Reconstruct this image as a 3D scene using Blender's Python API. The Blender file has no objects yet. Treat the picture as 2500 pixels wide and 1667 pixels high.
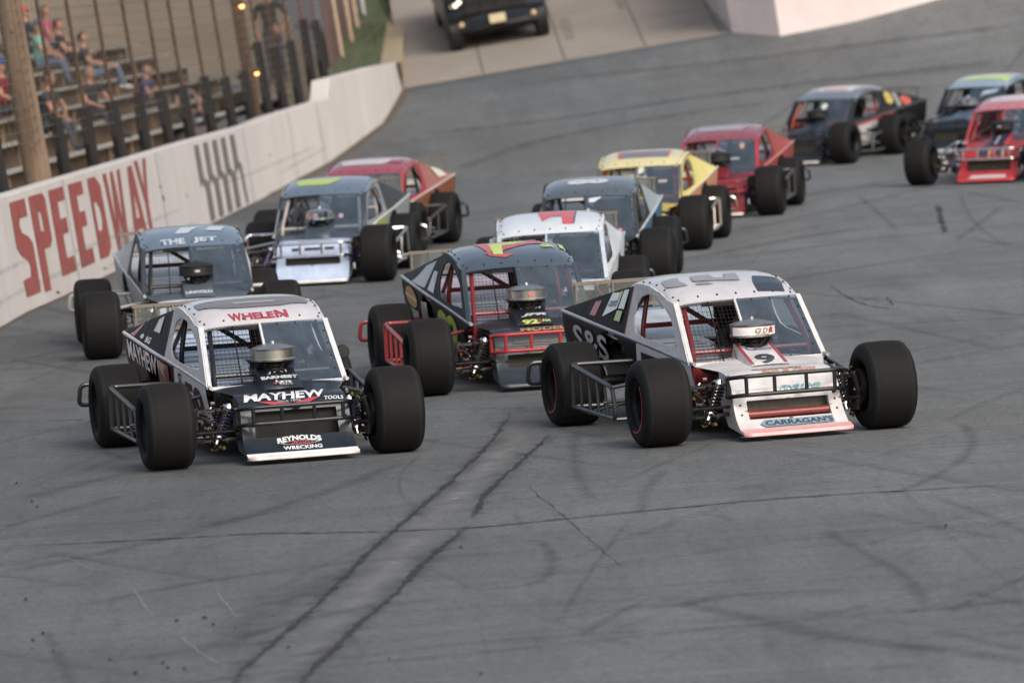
import bpy, bmesh, math, random
from mathutils import Vector, Matrix
from mathutils.geometry import tessellate_polygon
R = math.radians
sc = bpy.context.scene
col = sc.collection

# ------------------------------------------------------------------ camera, sky, sun, exposure
CH = 3.995                                   # lens height above the racing surface
def basis(pitch, roll):
    sp, cp, sr, cr = math.sin(pitch), math.cos(pitch), math.sin(roll), math.cos(roll)
    r = Vector((cr, -sr*sp, -sr*cp)); u = Vector((sr, cr*sp, cr*cp)); f = Vector((0, cp, -sp))
    return Matrix((r, u, -f)).transposed()
CT = basis(.0653, .0595)                     # camera seen from the banked track
CG = basis(.0653, R(9.5))                    # the same camera seen against true vertical
F = 15000.0                                  # focal length, in units of 1/2500 of the picture width
CP = Vector((0, 0, CH))
RT = CG @ CT.inverted()
T = Matrix.Translation(CP) @ RT.to_4x4() @ Matrix.Translation(-CP)   # banked track frame -> world
cam = bpy.data.cameras.new("camera"); camo = bpy.data.objects.new("camera", cam); col.objects.link(camo)
camo.matrix_world = Matrix.Translation(CP) @ CG.to_4x4()
cam.lens = 216; cam.sensor_width = 36; cam.clip_end = 3000; cam.clip_start = 1
cam.dof.use_dof = True; cam.dof.focus_distance = 49.0; cam.dof.aperture_fstop = 3.1
sc.camera = camo

w = bpy.data.worlds.new("World"); sc.world = w; w.use_nodes = True
nt = w.node_tree; nt.nodes.clear()
sky = nt.nodes.new('ShaderNodeTexSky'); sky.sky_type = 'NISHITA'; sky.sun_disc = False
SUN_EL, SUN_AZ = R(36), R(146)               # azimuth from +Y towards +X
sky.sun_elevation = SUN_EL; sky.sun_rotation = SUN_AZ; sky.dust_density = 6; sky.air_density = 1.0; sky.ozone_density = 1.2
bg = nt.nodes.new('ShaderNodeBackground'); bg.inputs[1].default_value = .15
hs = nt.nodes.new('ShaderNodeHueSaturation'); hs.inputs['Saturation'].default_value = .62
ow = nt.nodes.new('ShaderNodeOutputWorld')
nt.links.new(sky.outputs[0], hs.inputs['Color']); nt.links.new(hs.outputs[0], bg.inputs[0]); nt.links.new(bg.outputs[0], ow.inputs[0])
sl = bpy.data.lights.new("sun", 'SUN'); so = bpy.data.objects.new("sun", sl); col.objects.link(so)
sl.energy = .38; sl.angle = R(25); sl.color = (1, .95, .90)
d = Vector((math.sin(SUN_AZ)*math.cos(SUN_EL), math.cos(SUN_AZ)*math.cos(SUN_EL), math.sin(SUN_EL)))
so.rotation_euler = d.to_track_quat('Z', 'Y').to_euler(); so.location = (0, 0, 60)
sc.view_settings.view_transform = 'Standard'; sc.view_settings.look = 'None'; sc.view_settings.gamma = 1
sc.view_settings.exposure = .42
sc.cycles.max_bounces = 6; sc.cycles.transparent_max_bounces = 12

# ------------------------------------------------------------------ rays through the photograph's pixels (2500 x 1667)
def ray(px, py):                             # direction in world, unit forward depth
    v = Vector(((px-1250)/F, -(py-833.5)/F, -1.0))
    return CG @ v
def bp(px, py, depth): return CP + ray(px, py)*depth
def project(P):
    v = CG.transposed() @ (P-CP)
    return 1250 + F*v.x/-v.z, 833.5 - F*v.y/-v.z
def sm(t): t = max(0., min(1., t)); return t*t*(3-2*t)
def track_raise(x, y):                       # the bank steepens into the turn
    k = max(-.5, min(2., (x+2)/6.2))
    re = 1.25 + .7*k
    t = max(0., min(1.04, (y-100)/18.))
    return re*t**1.6
Ti = T.inverted()
def hit_track(px, py):                       # world point where the pixel meets the racing surface
    o = Ti @ CP; dv = (Ti.to_3x3() @ ray(px, py))
    a, b = 20., 60.
    t = 20.
    while t < 400:
        p = o+dv*t
        if p.z < track_raise(p.x, p.y): break
        t += .5
    lo, hi = t-.5, t
    for _ in range(30):
        m = (lo+hi)/2; p = o+dv*m
        if p.z < track_raise(p.x, p.y): hi = m
        else: lo = m
    return T @ (o+dv*hi)

# ------------------------------------------------------------------ materials
MATS = {}
def srgb(h):
    if isinstance(h, tuple): return (*h, 1)
    h = h.lstrip('#'); c = [int(h[i:i+2], 16)/255 for i in (0, 2, 4)]
    return (*[x/12.92 if x < .04045 else ((x+.055)/1.055)**2.4 for x in c], 1)
def mat(name, color, rough=.5, metal=0, coat=0, noise=0, nscale=20, bump=0, spec=.5, alpha=1, stretch=None, c2=None, dist=.01, flip=False):
    key = name
    if key in MATS: return MATS[key]
    m = bpy.data.materials.new(name); m.use_nodes = True; MATS[key] = m
    n = m.node_tree.nodes; L = m.node_tree.links; b = n['Principled BSDF']
    b.inputs['Base Color'].default_value = srgb(color); b.inputs['Roughness'].default_value = rough
    b.inputs['Metallic'].default_value = metal; b.inputs['Coat Weight'].default_value = coat
    b.inputs['Coat Roughness'].default_value = .06; b.inputs['Alpha'].default_value = alpha
    b.inputs['Specular IOR Level'].default_value = spec
    if noise or bump or c2:
        tc = n.new('ShaderNodeTexCoord'); mp = n.new('ShaderNodeMapping'); L.new(tc.outputs['Object'], mp.inputs[0])
        if stretch: mp.inputs['Scale'].default_value = stretch
        nz = n.new('ShaderNodeTexNoise'); nz.inputs['Scale'].default_value = nscale; nz.inputs['Detail'].default_value = 7
        nz.inputs['Roughness'].default_value = .65
        L.new(mp.outputs[0], nz.inputs['Vector'])
        rp = n.new('ShaderNodeValToRGB'); L.new(nz.outputs[0], rp.inputs[0])
        rp.color_ramp.elements[0].position = .3; rp.color_ramp.elements[1].position = .7
        c = srgb(color)
        if c2:
            rp.color_ramp.elements[0].color = srgb(c2); rp.color_ramp.elements[1].color = c
        else:
            rp.color_ramp.elements[0].color = (c[0]*(1-noise), c[1]*(1-noise), c[2]*(1-noise), 1)
            rp.color_ramp.elements[1].color = (min(1, c[0]*(1+noise)), min(1, c[1]*(1+noise)), min(1, c[2]*(1+noise)), 1)
        L.new(rp.outputs[0], b.inputs['Base Color'])
        if bump:
            bu = n.new('ShaderNodeBump'); bu.inputs['Strength'].default_value = bump; bu.inputs['Distance'].default_value = dist
            L.new(nz.outputs[0], bu.inputs['Height']); L.new(bu.outputs[0], b.inputs['Normal'])
    return m
def dim(c, k=.84):
    a = srgb(c); g_ = .3*a[0]+.6*a[1]+.1*a[2]; return tuple(k*(x*.82+g_*.18) for x in a[:3])
def paint(c): return mat('paint '+str(c), dim(c), rough=.42, coat=.3, spec=.4, noise=.2, nscale=5)
def roofpaint(c): return mat('roof paint '+str(c), dim(c), rough=.30, coat=1.0, spec=.8, noise=.08, nscale=9)  # several cars' roof colours are lightened to paint in the sky's reflection
def matt(c): return mat('flat paint '+str(c), dim(c), rough=.6, spec=.18, noise=.12, nscale=9)
def decalm(c): return mat('decal '+str(c), dim(c, .9), rough=.4, coat=.3)
def glassmat(name, tint, a, rough=.08, var=.09, spec=1.0):
    if name in MATS: return MATS[name]
    m = bpy.data.materials.new(name); m.use_nodes = True; MATS[name] = m
    n = m.node_tree.nodes; L = m.node_tree.links; n.clear()
    o = n.new('ShaderNodeOutputMaterial'); tr = n.new('ShaderNodeBsdfTransparent'); tr.inputs[0].default_value = (.82, .88, .92, 1)
    p = n.new('ShaderNodeBsdfPrincipled'); p.inputs['Base Color'].default_value = srgb(tint); p.inputs['Roughness'].default_value = rough
    p.inputs['Specular IOR Level'].default_value = spec; p.inputs['IOR'].default_value = 1.7 if spec > .5 else 1.3
    mx = n.new('ShaderNodeMixShader')
    tc = n.new('ShaderNodeTexCoord'); nz = n.new('ShaderNodeTexNoise'); nz.inputs['Scale'].default_value = 5; nz.inputs['Detail'].default_value = 6
    L.new(tc.outputs['Object'], nz.inputs['Vector'])
    mr = n.new('ShaderNodeMapRange'); mr.inputs['From Min'].default_value = .35; mr.inputs['From Max'].default_value = .7
    mr.inputs['To Min'].default_value = a-var; mr.inputs['To Max'].default_value = a+var
    L.new(nz.outputs[0], mr.inputs[0]); L.new(mr.outputs[0], mx.inputs[0])
    L.new(tr.outputs[0], mx.inputs[1]); L.new(p.outputs[0], mx.inputs[2]); L.new(mx.outputs[0], o.inputs[0])
    return m
def emit(name, c, s):
    m = mat(name, c); b = m.node_tree.nodes['Principled BSDF']
    b.inputs['Emission Color'].default_value = srgb(c); b.inputs['Emission Strength'].default_value = s
    return m

# ------------------------------------------------------------------ mesh helpers
class MB:
    def __init__(s): s.v = []; s.f = []; s.m = []
    def add(s, vs, fs, mi=0):
        o = len(s.v); s.v += [tuple(x) for x in vs]; s.f += [tuple(i+o for i in f) for f in fs]; s.m += [mi]*len(fs); return s
    def box(s, a, b, mi=0, M=None):
        (x0, y0, z0), (x1, y1, z1) = a, b
        vs = [Vector(p) for p in ((x0,y0,z0),(x1,y0,z0),(x1,y1,z0),(x0,y1,z0),(x0,y0,z1),(x1,y0,z1),(x1,y1,z1),(x0,y1,z1))]
        if M: vs = [M @ p for p in vs]
        return s.add(vs, [(0,3,2,1),(4,5,6,7),(0,1,5,4),(1,2,6,5),(2,3,7,6),(3,0,4,7)], mi)
    def tube(s, pts, r, n=8, mi=0, cap=True, closed=False):
        pts = [Vector(p) for p in pts]; rs = r if isinstance(r, (list, tuple)) else [r]*len(pts)
        vs = []; N = len(pts); prev = None
        for i, p in enumerate(pts):
            a = pts[(i-1) % N] if (i > 0 or closed) else p; b = pts[(i+1) % N] if (i < N-1 or closed) else p
            t = (b-a).normalized()
            if prev is None: q = t.orthogonal().normalized()
            else: q = (prev - t*prev.dot(t)); q = q.normalized() if q.length > 1e-6 else t.orthogonal().normalized()
            prev = q; w_ = t.cross(q)
            for k in range(n):
                an = 2*math.pi*k/n; vs.append(p + (q*math.cos(an)+w_*math.sin(an))*rs[i])
        fs = []
        for i in range(N if closed else N-1):
            for k in range(n):
                j = (i+1) % N
                fs.append((i*n+k, i*n+(k+1) % n, j*n+(k+1) % n, j*n+k))
        if cap and not closed: fs += [tuple(range(n))[::-1], tuple((N-1)*n+k for k in range(n))]
        return s.add(vs, fs, mi)
    def lathe(s, prof, M=None, n=48, mi=0):   # profile (x along axis, radius), axis X
        vs = []; k = len(prof)
        for i in range(n):
            a = 2*math.pi*i/n
            for (x, r) in prof: vs.append(Vector((x, r*math.cos(a), r*math.sin(a))))
        if M: vs = [M @ p for p in vs]
        fs = [(i*k+j, i*k+j+1, ((i+1) % n)*k+j+1, ((i+1) % n)*k+j) for i in range(n) for j in range(k-1)]
        return s.add(vs, fs, mi)
    def grid(s, fn, nu, nv, mi=0, u0=0., u1=1., v0=0., v1=1., skip=None):
        vs = [fn(u0+(u1-u0)*i/nu, v0+(v1-v0)*j/nv) for j in range(nv+1) for i in range(nu+1)]
        fs = [(j*(nu+1)+i, j*(nu+1)+i+1, (j+1)*(nu+1)+i+1, (j+1)*(nu+1)+i) for j in range(nv) for i in range(nu) if not (skip and skip(i, j))]
        return s.add(vs, fs, mi)
    def mesh(s, name, smooth=35, weld=True):
        me = bpy.data.meshes.new(name); me.from_pydata(s.v, [], s.f); me.polygons.foreach_set('material_index', s.m)
        bm = bmesh.new(); bm.from_mesh(me)
        if weld: bmesh.ops.remove_doubles(bm, verts=bm.verts, dist=1e-5)
        bmesh.ops.recalc_face_normals(bm, faces=bm.faces); bm.to_mesh(me); bm.free()
        if smooth: me.shade_smooth(); me.set_sharp_from_angle(angle=R(smooth))
        me.update(); return me
def arc(pts, rad=.08, n=5):                  # rounds the corners of a polyline
    pts = [Vector(p) for p in pts]; out = [pts[0]]
    for i in range(1, len(pts)-1):
        a, b, c = pts[i-1], pts[i], pts[i+1]
        r = min(rad, (a-b).length*.45, (c-b).length*.45)
        p, q = b+(a-b).normalized()*r, b+(c-b).normalized()*r
        for k in range(n+1):
            t = k/n; out.append(p*(1-t)**2 + b*2*t*(1-t) + q*t*t)
    out.append(pts[-1]); return out
def link(name, me, mats, parent=None, solid=0):
    o = bpy.data.objects.new(name, me); col.objects.link(o)
    mats = mats if isinstance(mats, (list, tuple)) else [mats]
    if len(me.materials) < len(mats):
        while len(me.materials) < len(mats): me.materials.append(None)
    for i, m in enumerate(mats):
        o.material_slots[i].link = 'OBJECT'; o.material_slots[i].material = m
    if parent: o.parent = parent
    if solid:
        md = o.modifiers.new('solidify', 'SOLIDIFY'); md.thickness = solid; md.offset = 0
    return o
def tag(o, label=None, cat=None, group=None, kind=None):
    if label: o['label'] = label
    if cat: o['category'] = cat
    if group: o['group'] = group
    if kind: o['kind'] = kind
    return o
def empty(name, M): 
    o = bpy.data.objects.new(name, None); col.objects.link(o); o.matrix_world = M; o.empty_display_size = .2; return o

# flat art (letters, shapes) laid onto surfaces
_txt = {}
def text_mesh(body, bold=.02, shear=0.):
    k = (body, bold, shear)
    if k not in _txt:
        c = bpy.data.curves.new('lettering', 'FONT'); c.body = body; c.offset = bold; c.shear = shear; c.resolution_u = 3
        o = bpy.data.objects.new('lettering', c); col.objects.link(o); bpy.context.view_layer.update()
        me = bpy.data.meshes.new_from_object(o.evaluated_get(bpy.context.evaluated_depsgraph_get()))
        vs = [v.co.copy() for v in me.vertices]; fs = [tuple(p.vertices) for p in me.polygons]
        x0 = min(v.x for v in vs); x1 = max(v.x for v in vs); y0 = min(v.y for v in vs); y1 = max(v.y for v in vs)
        _txt[k] = ([((v.x-x0)/(x1-x0), (v.y-y0)/(y1-y0)) for v in vs], fs)
        bpy.data.objects.remove(o); bpy.data.curves.remove(c); bpy.data.meshes.remove(me)
    return _txt[k]
def poly2d(loops):
    ls = [[Vector((x, y, 0)) for x, y in l] for l in loops]
    fs = tessellate_polygon(ls); vs = [(p.x, p.y) for l in ls for p in l]
    return vs, [tuple(f) for f in fs]
def ell(cx, cy, rx, ry, n=28): return [(cx+rx*math.cos(2*math.pi*i/n), cy+ry*math.sin(2*math.pi*i/n)) for i in range(n)]
def art_mesh(items, surf, off=.004, cuts=8):
    """items: (vs2d, faces, (u0,u1,v0,v1), warp) -> one mesh on the surface"""
    bm = bmesh.new()
    for vs, fs, (u0, u1, v0, v1), warp in items:
        vv = []
        for (a, b) in vs:
            u, v = u0+(u1-u0)*a, v0+(v1-v0)*b
            if warp: u, v = warp(u, v, a, b)
            vv.append(bm.verts.new((u, v, 0)))
        for f in fs:
            try: bm.faces.new([vv[i] for i in f])
            except ValueError: pass
    xs = [v.co.x for v in bm.verts]; ys = [v.co.y for v in bm.verts]
    for ax, lo, hi in ((0, min(xs), max(xs)), (1, min(ys), max(ys))):
        for k in range(1, cuts):
            c = lo+(hi-lo)*k/cuts; co = (c, 0, 0) if ax == 0 else (0, c, 0); no = (1, 0, 0) if ax == 0 else (0, 1, 0)
            bmesh.ops.bisect_plane(bm, geom=bm.verts[:]+bm.edges[:]+bm.faces[:], plane_co=co, plane_no=no)
    e = 1e-3
    for v in bm.verts:
        u, t = v.co.x, v.co.y
        p = surf(u, t); du = surf(u+e, t)-p; dv = surf(u, t+e)-p
        n = du.cross(dv)
        v.co = p + (n.normalized()*off if n.length > 1e-12 else Vector())
    me = bpy.data.meshes.new('lettering'); bm.to_mesh(me); bm.free(); me.shade_smooth(); return me
def TX(body, u0, u1, v0, v1, bold=.02, shear=0., warp=None):
    vs, fs = text_mesh(body, bold, shear); return (vs, fs, (u0, u1, v0, v1), warp)
def PG(loops, u0=0, u1=1, v0=0, v1=1, warp=None):
    if isinstance(loops[0][0], (int, float)): loops = [loops]
    vs, fs = poly2d(loops); return (vs, fs, (u0, u1, v0, v1), warp)
def RC(u0, u1, v0, v1): return PG([(0, 0), (1, 0), (1, 1), (0, 1)], u0, u1, v0, v1)
def EL(cu, cv, ru, rv): return PG(ell(cu, cv, ru, rv))
def RING(cu, cv, ru, rv, t): return PG([ell(cu, cv, ru, rv), ell(cu, cv, ru*(1-t), rv*(1-t))[::-1]])

# ------------------------------------------------------------------ track, marks on it
def asphalt():
    m = bpy.data.materials.new('asphalt'); m.use_nodes = True; n = m.node_tree.nodes; L = m.node_tree.links; b = n['Principled BSDF']
    tc = n.new('ShaderNodeTexCoord')
    def nz(scale, stretch=(1, 1, 1), rot=0, det=6, rough=.6):
        mp = n.new('ShaderNodeMapping'); mp.inputs['Scale'].default_value = stretch; mp.inputs['Rotation'].default_value = (0, 0, rot)
        L.new(tc.outputs['Object'], mp.inputs[0]); t = n.new('ShaderNodeTexNoise'); t.inputs['Scale'].default_value = scale
        t.inputs['Detail'].default_value = det; t.inputs['Roughness'].default_value = rough; L.new(mp.outputs[0], t.inputs['Vector']); return t.outputs[0]
    def ramp(inp, p0, p1, a, bb):
        r = n.new('ShaderNodeMapRange'); r.inputs['From Min'].default_value = p0; r.inputs['From Max'].default_value = p1
        r.inputs['To Min'].default_value = a; r.inputs['To Max'].default_value = bb; L.new(inp, r.inputs[0]); return r.outputs[0]
    def mul(a, bb):
        x = n.new('ShaderNodeMath'); x.operation = 'MULTIPLY'; L.new(a, x.inputs[0]); L.new(bb, x.inputs[1]); return x.outputs[0]
    f = ramp(nz(.18), .3, .7, .86, 1.12)
    f = mul(f, ramp(nz(.55, (1, .22, 1), .5), .35, .7, .84, 1.1))        # rubber streaks along the racing line
    f = mul(f, ramp(nz(1.1, (.12, 1, 1), .12), .4, .75, .9, 1.08))
    f = mul(f, ramp(nz(2.2, (1, .1, 1), -.35), .45, .75, 1.04, .82))
    f = mul(f, ramp(nz(30, (1, .3, 1), .5, det=3), .3, .7, .84, 1.16))
    f = mul(f, ramp(nz(5, (.08, 1, 1), .2), .5, .72, 1.02, .8))
    f = mul(f, ramp(nz(9, (1, .07, 1), .6), .55, .75, 1.0, .8))
    f = mul(f, ramp(nz(14, det=3), .3, .7, .82, 1.18))
    f = mul(f, ramp(nz(80, det=3), .3, .7, .6, 1.42))
    sx = n.new('ShaderNodeSeparateXYZ'); L.new(tc.outputs['Object'], sx.inputs[0])
    f = mul(f, ramp(sx.outputs[0], -4, 5, .78, 1.04))                    # asphalt gets darker towards the left
    v = n.new('ShaderNodeTexVoronoi'); v.inputs['Scale'].default_value = 2.4; L.new(tc.outputs['Object'], v.inputs['Vector'])
    f = mul(f, ramp(v.outputs['Distance'], .02, .045, .45, 1.0))         # scattered rubber crumbs
    mc = n.new('ShaderNodeMixRGB'); mc.inputs[1].default_value = (.126, .135, .138, 1); mc.inputs[2].default_value = (.136, .140, .136, 1)
    L.new(ramp(nz(.06, det=3), .4, .65, 0, 1), mc.inputs[0])
    mm = n.new('ShaderNodeVectorMath'); mm.operation = 'SCALE'; L.new(mc.outputs[0], mm.inputs[0]); L.new(f, mm.inputs['Scale'])
    L.new(mm.outputs[0], b.inputs['Base Color']); b.inputs['Roughness'].default_value = .78; b.inputs['Specular IOR Level'].default_value = .35
    bu = n.new('ShaderNodeBump'); bu.inputs['Strength'].default_value = .6; bu.inputs['Distance'].default_value = .006
    L.new(nz(110, det=4), bu.inputs['Height']); L.new(bu.outputs[0], b.inputs['Normal'])
    return m
asph = asphalt()
def axis(a, b, step): n = int((b-a)/step); return [a+(b-a)*i/n for i in range(n+1)]
xs = [-60, -30, -15] + axis(-10, 16, 1.0) + [22, 32, 60, 120]
ys = [2, 20, 40, 60, 80, 95] + axis(100, 140, 1.0) + [150, 170, 220, 400]
mb = MB(); vs = [T @ Vector((x, y, track_raise(x, y)-(1.2 if y > 118.9 and -5.5 < x < 5.5 else 0))) for y in ys for x in xs]; nx = len(xs)   # the ramp slab takes over past its lip
mb.add([T.inverted() @ v for v in vs], [(j*nx+i, j*nx+i+1, (j+1)*nx+i+1, (j+1)*nx+i) for j in range(len(ys)-1) for i in range(nx-1)])
me = mb.mesh('track', smooth=80); track = link('track', me, asph); track.matrix_world = T; tag(track, 'grey asphalt racing surface', kind='structure')

def markmat(name, dark, a, scale=6, soft=.5):
    m = bpy.data.materials.new(name); m.use_nodes = True; n = m.node_tree.nodes; L = m.node_tree.links; b = n['Principled BSDF']
    b.inputs['Base Color'].default_value = (*dark, 1); b.inputs['Roughness'].default_value = .85
    tc = n.new('ShaderNodeTexCoord'); t = n.new('ShaderNodeTexNoise'); t.inputs['Scale'].default_value = scale; t.inputs['Detail'].default_value = 8; t.inputs['Roughness'].default_value = .75
    L.new(tc.outputs['Object'], t.inputs['Vector'])
    uv = n.new('ShaderNodeUVMap'); sx = n.new('ShaderNodeSeparateXYZ'); L.new(uv.outputs[0], sx.inputs[0])
    # fade towards both edges and both ends of the strip
    def tri(o, p):
        x = n.new('ShaderNodeMath'); x.operation = 'PINGPONG'; x.inputs[1].default_value = .5; L.new(o, x.inputs[0])
        y = n.new('ShaderNodeMapRange'); y.inputs['From Max'].default_value = p; L.new(x.outputs[0], y.inputs[0]); return y.outputs[0]
    e = n.new('ShaderNodeMath'); e.operation = 'MULTIPLY'; L.new(tri(sx.outputs[0], soft), e.inputs[0]); L.new(tri(sx.outputs[1], .12), e.inputs[1])
    r = n.new('ShaderNodeMapRange'); r.inputs['From Min'].default_value = .36; r.inputs['From Max'].default_value = .62; r.inputs['To Min'].default_value = .15; r.inputs['To Max'].default_value = 1.0; L.new(t.outputs[0], r.inputs[0])
    q = n.new('ShaderNodeMath'); q.operation = 'MULTIPLY'; L.new(e.outputs[0], q.inputs[0]); L.new(r.outputs[0], q.inputs[1])
    q2 = n.new('ShaderNodeMath'); q2.operation = 'MULTIPLY'; q2.inputs[1].default_value = a; L.new(q.outputs[0], q2.inputs[0])
    L.new(q2.outputs[0], b.inputs['Alpha']); return m
mk_crack = markmat('tar crack', (.02, .02, .022), .95, 9, .3)
mk_soft = markmat('rubber smear', (.045, .045, .046), .40, 3.0, .5)
mk_seam = markmat('paving seam', (.02, .02, .022), 1.0, 5, .3)
mk_pale = markmat('scrubbed asphalt', (.21, .215, .215), .8, 1.5, .5)
mk_scr = markmat('pale scratch', (.3, .3, .29), .6, 8, .4)
rng = random.Random(4); mk_i = [0]
def mark(name, pix, width, m, jit=0.0, sub=10, wj=.0):
    pts = [Ti @ hit_track(*p) for p in pix]
    fine = []
    for i in range(len(pts)-1):
        a = pts[max(0, i-1)]; b, c = pts[i], pts[i+1]; e = pts[min(len(pts)-1, i+2)]
        for k in range(sub):
            t = k/sub
            p = .5*((2*b)+(c-a)*t+(2*a-5*b+4*c-e)*t*t+(-a+3*b-3*c+e)*t**3); fine.append(p)
    fine.append(pts[-1])
    fine = [p+Vector((rng.gauss(0, jit), rng.gauss(0, jit), 0)) for p in fine]
    mk_i[0] += 1; z = .004+.00018*mk_i[0]
    vs, uvs = [], []
    for i, p in enumerate(fine):
        a, b = fine[max(0, i-1)], fine[min(len(fine)-1, i+1)]; t = (b-a); t.z = 0; t.normalize(); q = Vector((-t.y, t.x, 0))
        ww = width*(1+rng.uniform(-wj, wj))
        for s_ in (-.5, .5):
            v = p+q*s_*ww; v.z = track_raise(v.x, v.y)+z; vs.append(v); uvs.append((s_+.5, i/(len(fine)-1)))
    me = bpy.data.meshes.new(name); me.from_pydata(vs, [], [(2*i, 2*i+1, 2*i+3, 2*i+2) for i in range(len(fine)-1)])
    ul = me.uv_layers.new(name='UVMap')
    for lp in me.loops: ul.data[lp.index].uv = uvs[lp.vertex_index]
    o = link(name, me, m, track); return o
mark('scrubbed_strip', [(1310, 1010), (1240, 1090), (1130, 1200), (1020, 1310), (940, 1400), (850, 1490), (770, 1580), (690, 1670)], .42, mk_pale, sub=8, wj=.1)
for pix, wd in (
    ([(1247, 1005), (1210, 1065), (1150, 1130), (1060, 1210), (985, 1275), (905, 1345), (830, 1420), (745, 1505), (660, 1575), (590, 1640), (570, 1680)], .05),
    ([(1345, 1060), (1290, 1110), (1235, 1160), (1180, 1215), (1155, 1268)], .05),
    ([(1150, 1280), (1100, 1320), (1040, 1370), (990, 1425), (930, 1480), (880, 1520), (820, 1580), (760, 1640), (720, 1690)], .06),
    ([(2030, 700), (2060, 720), (2115, 745), (2180, 755)], .035), ([(2100, 735), (2160, 725), (2180, 748)], .03),
    ([(2290, 500), (2300, 545), (2308, 570)], .09), ([(1280, 1180), (1400, 1280), (1500, 1370), (1540, 1385)], .012), ([(1830, 800), (1960, 778), (2100, 760)], .03)):
    mark('crack', pix, wd, mk_crack, jit=.006, sub=10, wj=.6)
    if wd >= .05 and len(pix) > 3: mark('crack_smear', pix, wd*3.4, mk_soft, jit=.03, sub=8, wj=.6)
for pix, wd in (
    ([(-60, 1338), (220, 1325), (420, 1315), (640, 1303), (860, 1300), (1160, 1288), (1500, 1255), (1900, 1218), (2250, 1196), (2560, 1180)], .09),
    ([(-60, 1032), (160, 1026), (200, 1026)], .06), ([(1040, 1002), (1180, 998), (1290, 995)], .04),
    ([(-40, 905), (120, 898), (190, 895)], .05),
    ([(1660, 640), (1900, 615), (2150, 582), (2540, 545)], .06), ([(1750, 560), (2000, 535), (2250, 500), (2520, 480)], .05),
    ([(2000, 800), (2200, 790), (2540, 775)], .05), ([(1080, 545), (1300, 528), (1640, 490)], .1)):
    mark('paving_seam', pix, wd, mk_seam, jit=.008, sub=12, wj=.4)
for pix, wd in (
    ([(300, 1700), (600, 1650), (1000, 1610), (1500, 1560), (2000, 1510), (2540, 1470)], .14),
    ([(1600, 1460), (1800, 1500), (2000, 1550), (2250, 1580), (2560, 1620)], .3),
    ([(0, 1400), (250, 1350), (500, 1290), (800, 1200), (1000, 1120)], .25),
    ([(0, 1290), (150, 1250), (300, 1210)], .2), ([(1150, 1440), (1300, 1425), (1350, 1380), (1330, 1330), (1290, 1320)], .12),
    ([(560, 1590), (640, 1500), (760, 1440), (900, 1380)], .5), ([(300, 1610), (500, 1580), (800, 1500), (1100, 1460)], .2),
    ([(760, 1620), (1100, 1575), (1500, 1545), (1900, 1525)], .1), ([(2300, 1490), (2400, 1475), (2540, 1460)], .2),
    ([(1780, 510), (1950, 480), (2200, 440)], .5), ([(1650, 640), (1850, 600), (2100, 560), (2400, 540)], .4),
    ([(1020, 330), (1300, 300), (1700, 240), (2100, 190), (2500, 150)], .7), ([(1100, 420), (1300, 350), (1600, 290), (1900, 250)], .5),
    ([(1300, 200), (1700, 160), (2100, 110), (2500, 60)], .6), ([(200, 1480), (500, 1420), (900, 1370), (1300, 1350)], .16),
    ([(1560, 1490), (1700, 1470), (1850, 1450), (2100, 1440)], .15), ([(2000, 1290), (2200, 1400), (2260, 1480)], .12),
    ([(2250, 1480), (2330, 1478), (2370, 1470)], .1), ([(2500, 1590), (2380, 1560), (2280, 1540)], .14),
    ([(2120, 1635), (2180, 1630), (2240, 1622)], .12), ([(1700, 1250), (1760, 1262), (1800, 1275)], .05), ([(750, 1420), (820, 1415), (845, 1405)], .07),
    ([(50, 1220), (300, 1160), (500, 1150)], .3)):
    mark('rubber_mark', pix, wd, mk_soft, jit=.0, sub=10, wj=.2)
mk_thin = markmat('thin rubber line', (.05, .05, .051), .36, 4.0, .5)
srng = random.Random(11)
def streak(x, y, an, L_, wd, bend):
    pts = []
    for k in range(9):
        t = k/8-.5; a = an+bend*t; pts.append(Vector((x+L_*t*math.cos(an)-bend*L_*t*t*math.sin(an), y+L_*t*math.sin(an)+bend*L_*t*t*math.cos(an), 0)))
    vs, uvs = [], []; mk_i[0] += .25; z = .004+.00018*mk_i[0]
    for i, p in enumerate(pts):
        t = pts[min(8, i+1)]-pts[max(0, i-1)]; t.normalize(); q = Vector((-t.y, t.x, 0))
        for s_ in (-.5, .5): v = p+q*s_*wd; v.z = track_raise(v.x, v.y)+z; vs.append(v); uvs.append((s_+.5, i/8))
    return vs, uvs
me = bpy.data.meshes.new('rubber_streaks'); V_, F_, U_ = [], [], []
for k in range(230):
    y = 34+srng.random()**1.6*75; x = srng.uniform(-.095, .095)*y
    an = R(srng.choice((68, 72, 60, 105, 118, 88, 35))+srng.gauss(0, 7)); L_ = srng.uniform(1.5, 9)*(y/45)
    vs, uvs = streak(x, y, an, L_, srng.choice((.02, .03, .05, .09, .16))*(y/55), srng.gauss(0, .07)); o_ = len(V_)
    V_ += vs; U_ += uvs; F_ += [(o_+2*i, o_+2*i+1, o_+2*i+3, o_+2*i+2) for i in range(8)]
me.from_pydata(V_, [], F_); ul = me.uv_layers.new(name='UVMap')
for lp in me.loops: ul.data[lp.index].uv = U_[lp.vertex_index]
o = link('rubber_streaks', me, mk_thin, track); o['kind'] = 'stuff'
for pix in ([(325, 1440), (350, 1480), (375, 1510)], [(530, 1450), (560, 1490), (580, 1515)], [(440, 1560), (490, 1600), (540, 1630)], [(160, 1365), (200, 1385), (240, 1400)]):
    mark('scratch', pix, .012, mk_scr, jit=.004)
rub = mat('loose rubber', (.015, .015, .015), .9)
mb = MB()
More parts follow.
